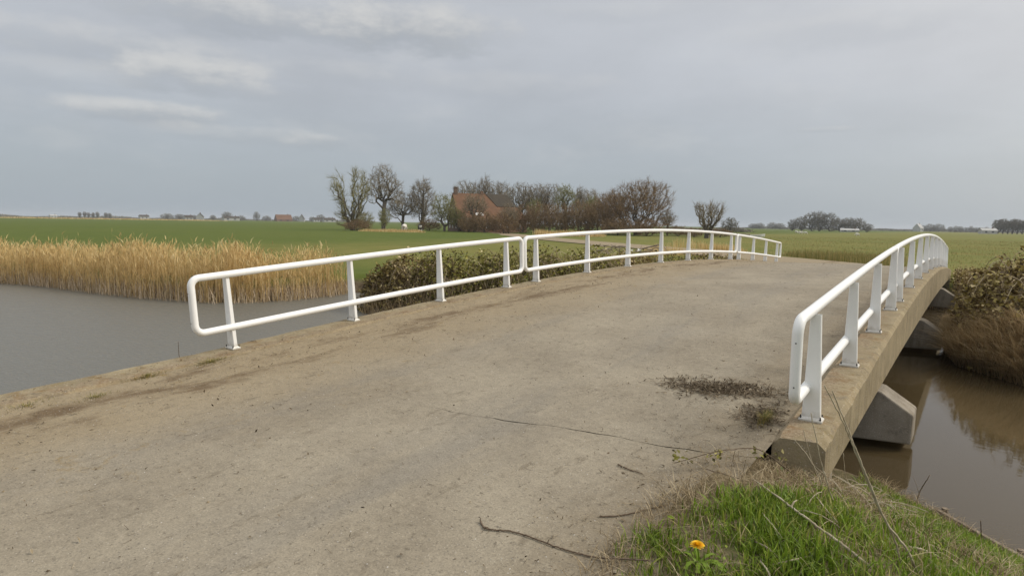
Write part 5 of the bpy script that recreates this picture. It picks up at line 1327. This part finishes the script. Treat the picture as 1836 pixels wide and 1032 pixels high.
dandelion()
def on_road(x, y, dz=0.0): s = y-Q*x; return (x, y, zdeck(s, min(max(x, 0.4), 6.1))+dz)
def rpath(*p): return [hit(a, b, rsurf, 0.008)[0] for a, b in p]
stalk('fallen_twig', rpath((861, 933), (868, 946), (885, 949), (915, 951), (950, 961), (985, 975), (1025, 988), (1070, 999))+[hit(1120, 1001, gsurf, 0.06)[0], hit(1165, 1004, gsurf, 0.09)[0]], 0.0042, 0.0032, 'long thin brown twig curving over the road into the grass', 'stick', [(0.55, (0.1, 0.4, 0.6), 0.03), (0.02, (-0.5, 0.4, 0.5), 0.03)])
stalk('fallen_twig', rpath((1108, 832), (1125, 840), (1152, 848)), 0.005, 0.0025, 'short dark stick on the road above the dead-grass edge', 'stick')
stalk('fallen_twig', rpath((1075, 925), (1110, 924), (1150, 915), (1195, 905)), 0.0042, 0.0025, 'brown stick at the border of road and dead grass', 'stick')
# bramble runner creeping onto the road edge
st = stalk('bramble_runner', [gnd(6.62, 4.95, 0.03), (6.35, 4.72, 0.02), (6.12, 4.50, 0.0), on_road(5.88, 4.28, 0.05)], 0.004, 0.002, 'leafy bramble runner creeping from the verge onto the road', 'stick')
mb = MB(); rl = np.random.default_rng(2); c = np.array([(5.90, 4.30), (5.94, 4.34), (6.10, 4.48), (6.14, 4.50), (6.36, 4.72), (5.86, 4.27), (6.5, 4.8)])[rl.integers(0, 7, 60)]
Pp = np.column_stack([c+rl.normal(0, 0.035, c.shape), np.full(60, 0.0)]); Pp[:, 2] = -0.10+rl.uniform(0.02, 0.09, 60)
leaves(mb, Pp-np.array(st.location), rl.uniform(0.025, 0.05, 60), rl, 0.6, 0.7); mb.build('foliage', M['bramble'], st)

# ------------------------------------------------------------------ litter and stones on the carriageway
rs = np.random.default_rng(15)
def road_pts(n, dens, s0=-2.0, s1=31):
    x = rs.uniform(-0.12, 6.28, n); s = s0+(s1-s0)*rs.random(n)**1.8
    k = rs.random(n) < dens(x, s); x, s = x[k], s[k]
    c = 0.03*(1-((x-3.25)/2.9)**2)+0.7*(0.045*np.exp(-((x-XL1)/0.35)**2)+0.02*np.exp(-((x-XR0)/0.3)**2))
    z = zroad(s)-0.055+c+0.006*np.sin(x*3.1+s*1.7)+0.005*np.sin(s*4.3-x*2.0)
    z = np.where(x < XL1+0.02, zroad(s), z)
    return np.column_stack([x, s+Q*x, z]), s
def d_lit(x, s):
    y = s+Q*x
    return 0.045+0.09*sst(-x, -3.4, -1.0)*sst(wob(x, y, 2.2, 11), 0.0, 0.8)+0.34*np.exp(-((x-0.55)/0.55)**2)*(0.4+0.6*sst(wob(x, y, 1.7, 3), -0.2, 0.6))+0.05*np.exp(-((x-1.3)/0.9)**2)+0.55*np.exp(-((x-6.15)/0.50)**2)*(s < 4.0)*(0.35+0.65*sst(wob(x, y, 4.0, 2), -0.3, 0.5))+0.15*np.exp(-((x-6.1)/0.15)**2)*(s >= 4.5) \
        + 0.9*np.exp(-(((x-5.62)/0.42)**2+((y-6.2)/0.30)**2)*(1+0.8*wob(x, y, 9, 1)))+0.8*np.exp(-(((x-6.05)/0.22)**2+((y-5.55)/0.28)**2)) + 0.3*np.exp(-(((x-5.75)/0.35)**2+((s-2.6)/0.5)**2))
P, s = road_pts(90000, d_lit); n = len(P)
mb = MB(); leaves(mb, P+np.array([0, 0, 0.004]), rs.uniform(0.008, 0.020, n)*np.where(rs.random(n) < 0.12, 2.2, 1.0), rs, 0.9, 0.45)
k = rs.random(n) < 0.3; a = rs.uniform(0, 6.28, k.sum()); L = rs.uniform(0.015, 0.07, k.sum())
S = P[k]+np.array([0, 0, 0.004]); segs(mb, S, S+np.column_stack([np.cos(a)*L, np.sin(a)*L, rs.uniform(0, 0.012, k.sum())]), np.full(k.sum(), 0.0014), np.full(k.sum(), 0.0008), 3)
tag(mb.build('leaf_litter', M['litter']), 'brown leaf litter and straw scattered along both edges of the roadway', 'litter', kind='stuff')
n = 1500; r_ = np.abs(rs.normal(0, 0.55, n)); a = rs.uniform(0, 6.28, n); ck = rs.integers(0, 22, n)
ccx, ccy = rs.normal(0, 0.30, 22), rs.normal(0, 0.14, 22)
dx = np.where(rs.random(n) < 0.45, ccx[ck]+rs.normal(0, 0.06, n), r_*np.cos(a)*0.62); dy = np.where(rs.random(n) < 0.45, ccy[ck]+rs.normal(0, 0.04, n), r_*np.sin(a)*0.36)
px_ = np.concatenate([5.62+dx, 6.12+dx[:500]*0.35]); py_ = np.concatenate([6.25+dy+0.25*dx, 5.70+dy[:500]*1.0]); n = len(px_)
zz = np.array([on_road(px_[i], py_[i], 0.006)[2] for i in range(n)])
mb = MB(); leaves(mb, np.column_stack([px_, py_, zz]), rs.uniform(0.012, 0.055, n), rs, 0.9, 0.35)
a = rs.uniform(0, 6.28, n); L = rs.uniform(0.03, 0.12, n); S = np.column_stack([px_, py_, zz+0.004]); segs(mb, S, S+np.column_stack([np.cos(a)*L, np.sin(a)*L, rs.uniform(0, 0.012, n)]), np.full(n, 0.0018), np.full(n, 0.001), 3)
tag(mb.build('debris_patch', M['debris']), 'dark patch of dead plant debris on the deck beside the near right railing', 'debris', kind='stuff')
def stones(name, P, size, mat, label):
    n = len(P); mb = MB(); o = np.array([(1, 0, 0), (-1, 0, 0), (0, 1, 0), (0, -1, 0), (0, 0, 0.7), (0, 0, -0.7)], float)
    V = P[:, None, :]+o[None]*(size[:, None, None]*rs.uniform(0.6, 1.25, (n, 6, 1)))
    f = np.array([(0, 2, 4), (2, 1, 4), (1, 3, 4), (3, 0, 4), (2, 0, 5), (1, 2, 5), (3, 1, 5), (0, 3, 5)])
    mb.add(V.reshape(-1, 3), tris=((np.arange(n)*6)[:, None, None]+f[None]).reshape(-1, 3)); tag(mb.build(name, mat), label, 'stones', kind='stuff')
P, s = road_pts(90000, lambda x, s: 0.10+0.12*np.exp(-((x-0.7)/0.6)**2)+0.12*np.exp(-((x-6.0)/0.35)**2), -2, 22)
stones('road_grit', P, rs.uniform(0.0018, 0.0065, len(P)), M['pebble'], 'loose grit and small stones lying on the roadway')
P, s = road_pts(2600, lambda x, s: 0.03+0.14*np.exp(-((x-5.7)/0.5)**2)*(s < 5)+0.06*np.exp(-((x-0.8)/0.5)**2), -1, 12)
stones('dirt_clods', P, rs.uniform(0.006, 0.016, len(P)), M['litter'], 'dark clods of earth dropped on the roadway')
# tufts growing in the left kerb joint
for (x, y, r, h, n, lab) in [(0.33, 3.72, 0.20, 0.075, 420, 'grey-green tuft of grass in the left kerb joint nearest the railing end'), (0.30, 3.02, 0.16, 0.06, 260, 'small tuft of grass in the left kerb joint, nearer the camera'),
                             (0.62, 2.4, 0.16, 0.04, 160, 'low yellowish tuft on the dirt beside the left kerb'), (0.40, 1.9, 0.2, 0.04, 160, 'flattened tuft on the left kerb at the frame edge'), (6.16, 5.62, 0.11, 0.07, 340, 'mossy tuft under the end loop of the right railing')]:
    rr = np.abs(rs.normal(0, 0.5, n))*r; a = rs.uniform(0, 6.28, n); px_, py_ = x+rr*np.cos(a)*0.6, y+rr*np.sin(a)*1.6
    zz = zroad(py_-Q*px_)-0.03; root = empty('grass_tuft', (x, y, float(zz.mean())))
    mb = MB(); blades(mb, np.column_stack([px_, py_, zz])-np.array(root.location), rs.uniform(0.4, 1.1, n)*h, 0.004, a, rs.uniform(0.2, 1.2, n), 0.8, 2); mb.build('blades', M['pasture'], root)
    tag(root, lab, 'grass tuft', 'tufts along the kerbs')

# ------------------------------------------------------------------ haze over the polder
def haze():
    mb = MB(); box(mb, 5, 8, 9.0, 9000, 9000, 26.0)
    m = bpy.data.materials.new('thin_haze'); m.use_nodes = True; nt = m.node_tree; nt.nodes.clear()
    out = nt.nodes.new('ShaderNodeOutputMaterial'); v = nt.nodes.new('ShaderNodeVolumePrincipled')
    v.inputs['Color'].default_value = (0.86, 0.91, 0.97, 1); v.inputs['Density'].default_value = 0.00022; v.inputs['Anisotropy'].default_value = 0.1
    nt.links.new(v.outputs[0], out.inputs['Volume'])
    o = mb.build('haze', m); tag(o, 'thin pale haze lying over the fields', 'haze', kind='stuff')
haze()
